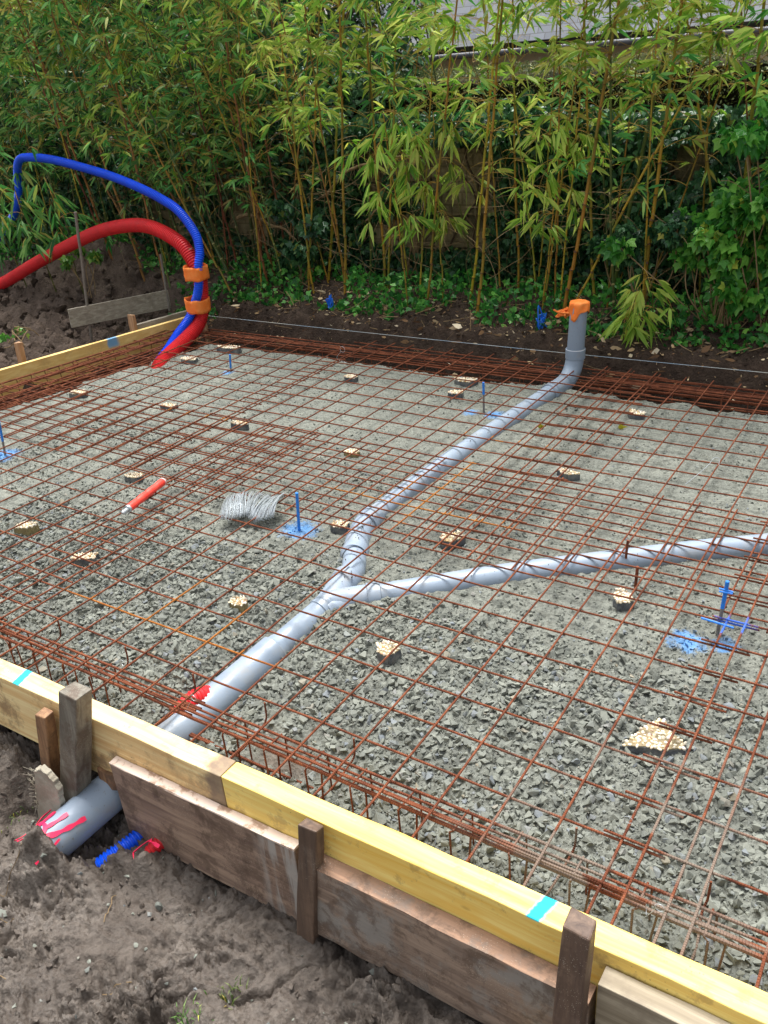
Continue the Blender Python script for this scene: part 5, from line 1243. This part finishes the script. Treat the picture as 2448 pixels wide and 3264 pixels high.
P = LC[i]+v*g.uniform(.25,.62,n)[:,None]; L = g.uniform(.04,.08,n); leaves_mesh('leaves', P, v*.5+g.normal(0,.4,(n,3))+np.array((0,0,-.5)), L, L, MAT['ivy_dark'], T, g.random(n)*.9, rng=g, shape='ivy')['kind'] = 'stuff'
mb = MB()
for c in LC: mb.tube([(c[0]*.97-.1, 5.0, .0), (c[0], 5.0, c[2]*.5), tuple(c)], (.03,.02,.008), 6)
mb.build('stems', MAT['bark'], T, True)

# ------------------------------------------------------------------ foreground bits
rg = np.random.default_rng(66)
def tuft(x, y, label, n=26, h=.07):
    mb = MB()
    z = float(mud_h(np.array([x]), np.array([y]))[0])
    for i in range(n):
        a = rg.uniform(0,6.28); L = rg.uniform(.4,1)*h; b = np.array((x+rg.normal(0,.018), y+rg.normal(0,.022), z-.004)); o_ = np.array((math.cos(a),math.sin(a),0)); s_ = np.array((-math.sin(a),math.cos(a),0))*.0016
        t_ = L*rg.uniform(.3,.9); P = [b, b+o_*t_*.4+np.array((0,0,L*.55)), b+o_*t_+np.array((0,0,L*.7))]
        mb.add([P[0]-s_, P[0]+s_, P[1]+s_, P[1]-s_, P[2]], [(0,1,2,3),(3,2,4)], tint=rg.random())
    tag(mb.build('grass_tuft', MAT['grass']), label, 'grass tuft', 'small grass tufts in the mud')
MAT['grass'] = mat_leaf('grass_blade', lin(60,84,36), lin(92,118,52), lin(130,146,84), .3)
tuft(.115,-1.235,'small green grass tuft in the mud, lower middle', 30, .045)
tuft(.085,-1.33,'trodden grass tuft below the greener one at the lower edge', 34, .05)
tuft(.135,-1.195,'single bright grass blades beside the tuft', 7, .05)
tuft(-.88,-1.12,'faint dark grass shoots in the mud left of the pipe', 14, .03)
mb = MB()
for (x, y, L, a) in ((-.62,-1.40,.14,.6), (-.35,-1.20,.10,2.2), (-.5,-1.5,.16,.1), (-.15,-1.35,.07,1.0), (-.7,-1.28,.12,1.1), (.2,-1.28,.05,.7)):
    s_ = np.linspace(-.5,.5,7); X_ = x+s_*L*math.cos(a)+rg.normal(0,.004,7); Y_ = y+s_*L*math.sin(a)+rg.normal(0,.004,7); mb.tube(spline(np.stack([X_, Y_, mud_h(X_, Y_)+.006], 1), .008), .0012, 5)
tag(mb.build('root_fibres', MAT['twig'], None, True), 'thin pale root fibres lying on the foreground mud', 'roots', kind='stuff')
def stone1(x, y, s, label, seed):
    g = np.random.default_rng(seed); o = stones('loose_stone', np.zeros((1,3)), np.array([s]), MAT['rock'], g, .5, .2, True, fine=True); o.location = (x, y, float(mud_h(np.array([x]), np.array([y]))[0])+s*.12)
    tag(o, label, 'stone', 'single grey stones in the mud')
stone1(-.245,-1.115,.045,'flat pale grey stone on the mud below the pipe mouth',1)
stone1(-.62,-1.36,.035,'grey stone at the left edge of the mud',2)
stone1(.42,-1.12,.035,'bluish slate chip in the mud under the dark brown board',3)
stone1(.30,-1.30,.036,'slate chip right of the grass tuft',4)
stone1(.40,-1.27,.026,'small round stone at the lower edge right of the grass',5)
for x, y, lab in ((-.40,1.86,'small yellow leaf on the gravel just right of the rear pipe'), (-.02,2.02,'small yellow leaf near the far right pebble piece')):
    z = float(gravel_h(np.array([x]), np.array([y]))[0])+.012
    o = leaves_mesh('fallen_leaf', np.array([(x,y,z),(x+.02,y,z)]), np.array([(1,.3,.1),(-.6,1,.1)]), np.array([.05,.04]), np.array([.035,.03]), mat_plain('yellow_leaf', lin(200,190,50), .6), None, shape='ivy')
    tag(o, lab, 'leaf', 'yellow leaves on the gravel')
# crumbs of soil on the pipes
rg = np.random.default_rng(13); n = 150; k = rg.integers(0, 5, n); tt = rg.random(n); A_ = np.array([a for a, b in PIPE_AX])[k]; B_ = np.array([b for a, b in PIPE_AX])[k]
c = A_+(B_-A_)*tt[:,None]; dr = (B_-A_)/np.linalg.norm(B_-A_, axis=1)[:,None]; sd_ = np.cross(dr, (0,0,1.)); sd_ /= np.linalg.norm(sd_, axis=1)[:,None]; up_ = np.cross(sd_, dr)
an = rg.normal(0, .45, n); R_ = np.where(k == 0, .0645, np.where((k == 1) | (k == 2), .0555, .0498))
keep = (k != 0) | (tt > .75)
P = c+(sd_*np.sin(an)[:,None]+up_*np.cos(an)[:,None])*R_[:,None]; P = P[keep]; s = rg.uniform(.003,.011,len(P))*np.where(rg.random(len(P)) < .1, 1.8, 1)
tag(stones('soil_crumbs', P, s, MAT['clod'], rg, .7, .2), 'specks of earth lying on top of the grey pipes', 'crumbs', kind='stuff')

settle()
# labels shared by look-alike canes stay the same; all carry the same group
bpy.context.view_layer.update()
print('objects', len(bpy.data.objects), 'polys', sum(len(m.polygons) for m in bpy.data.meshes))
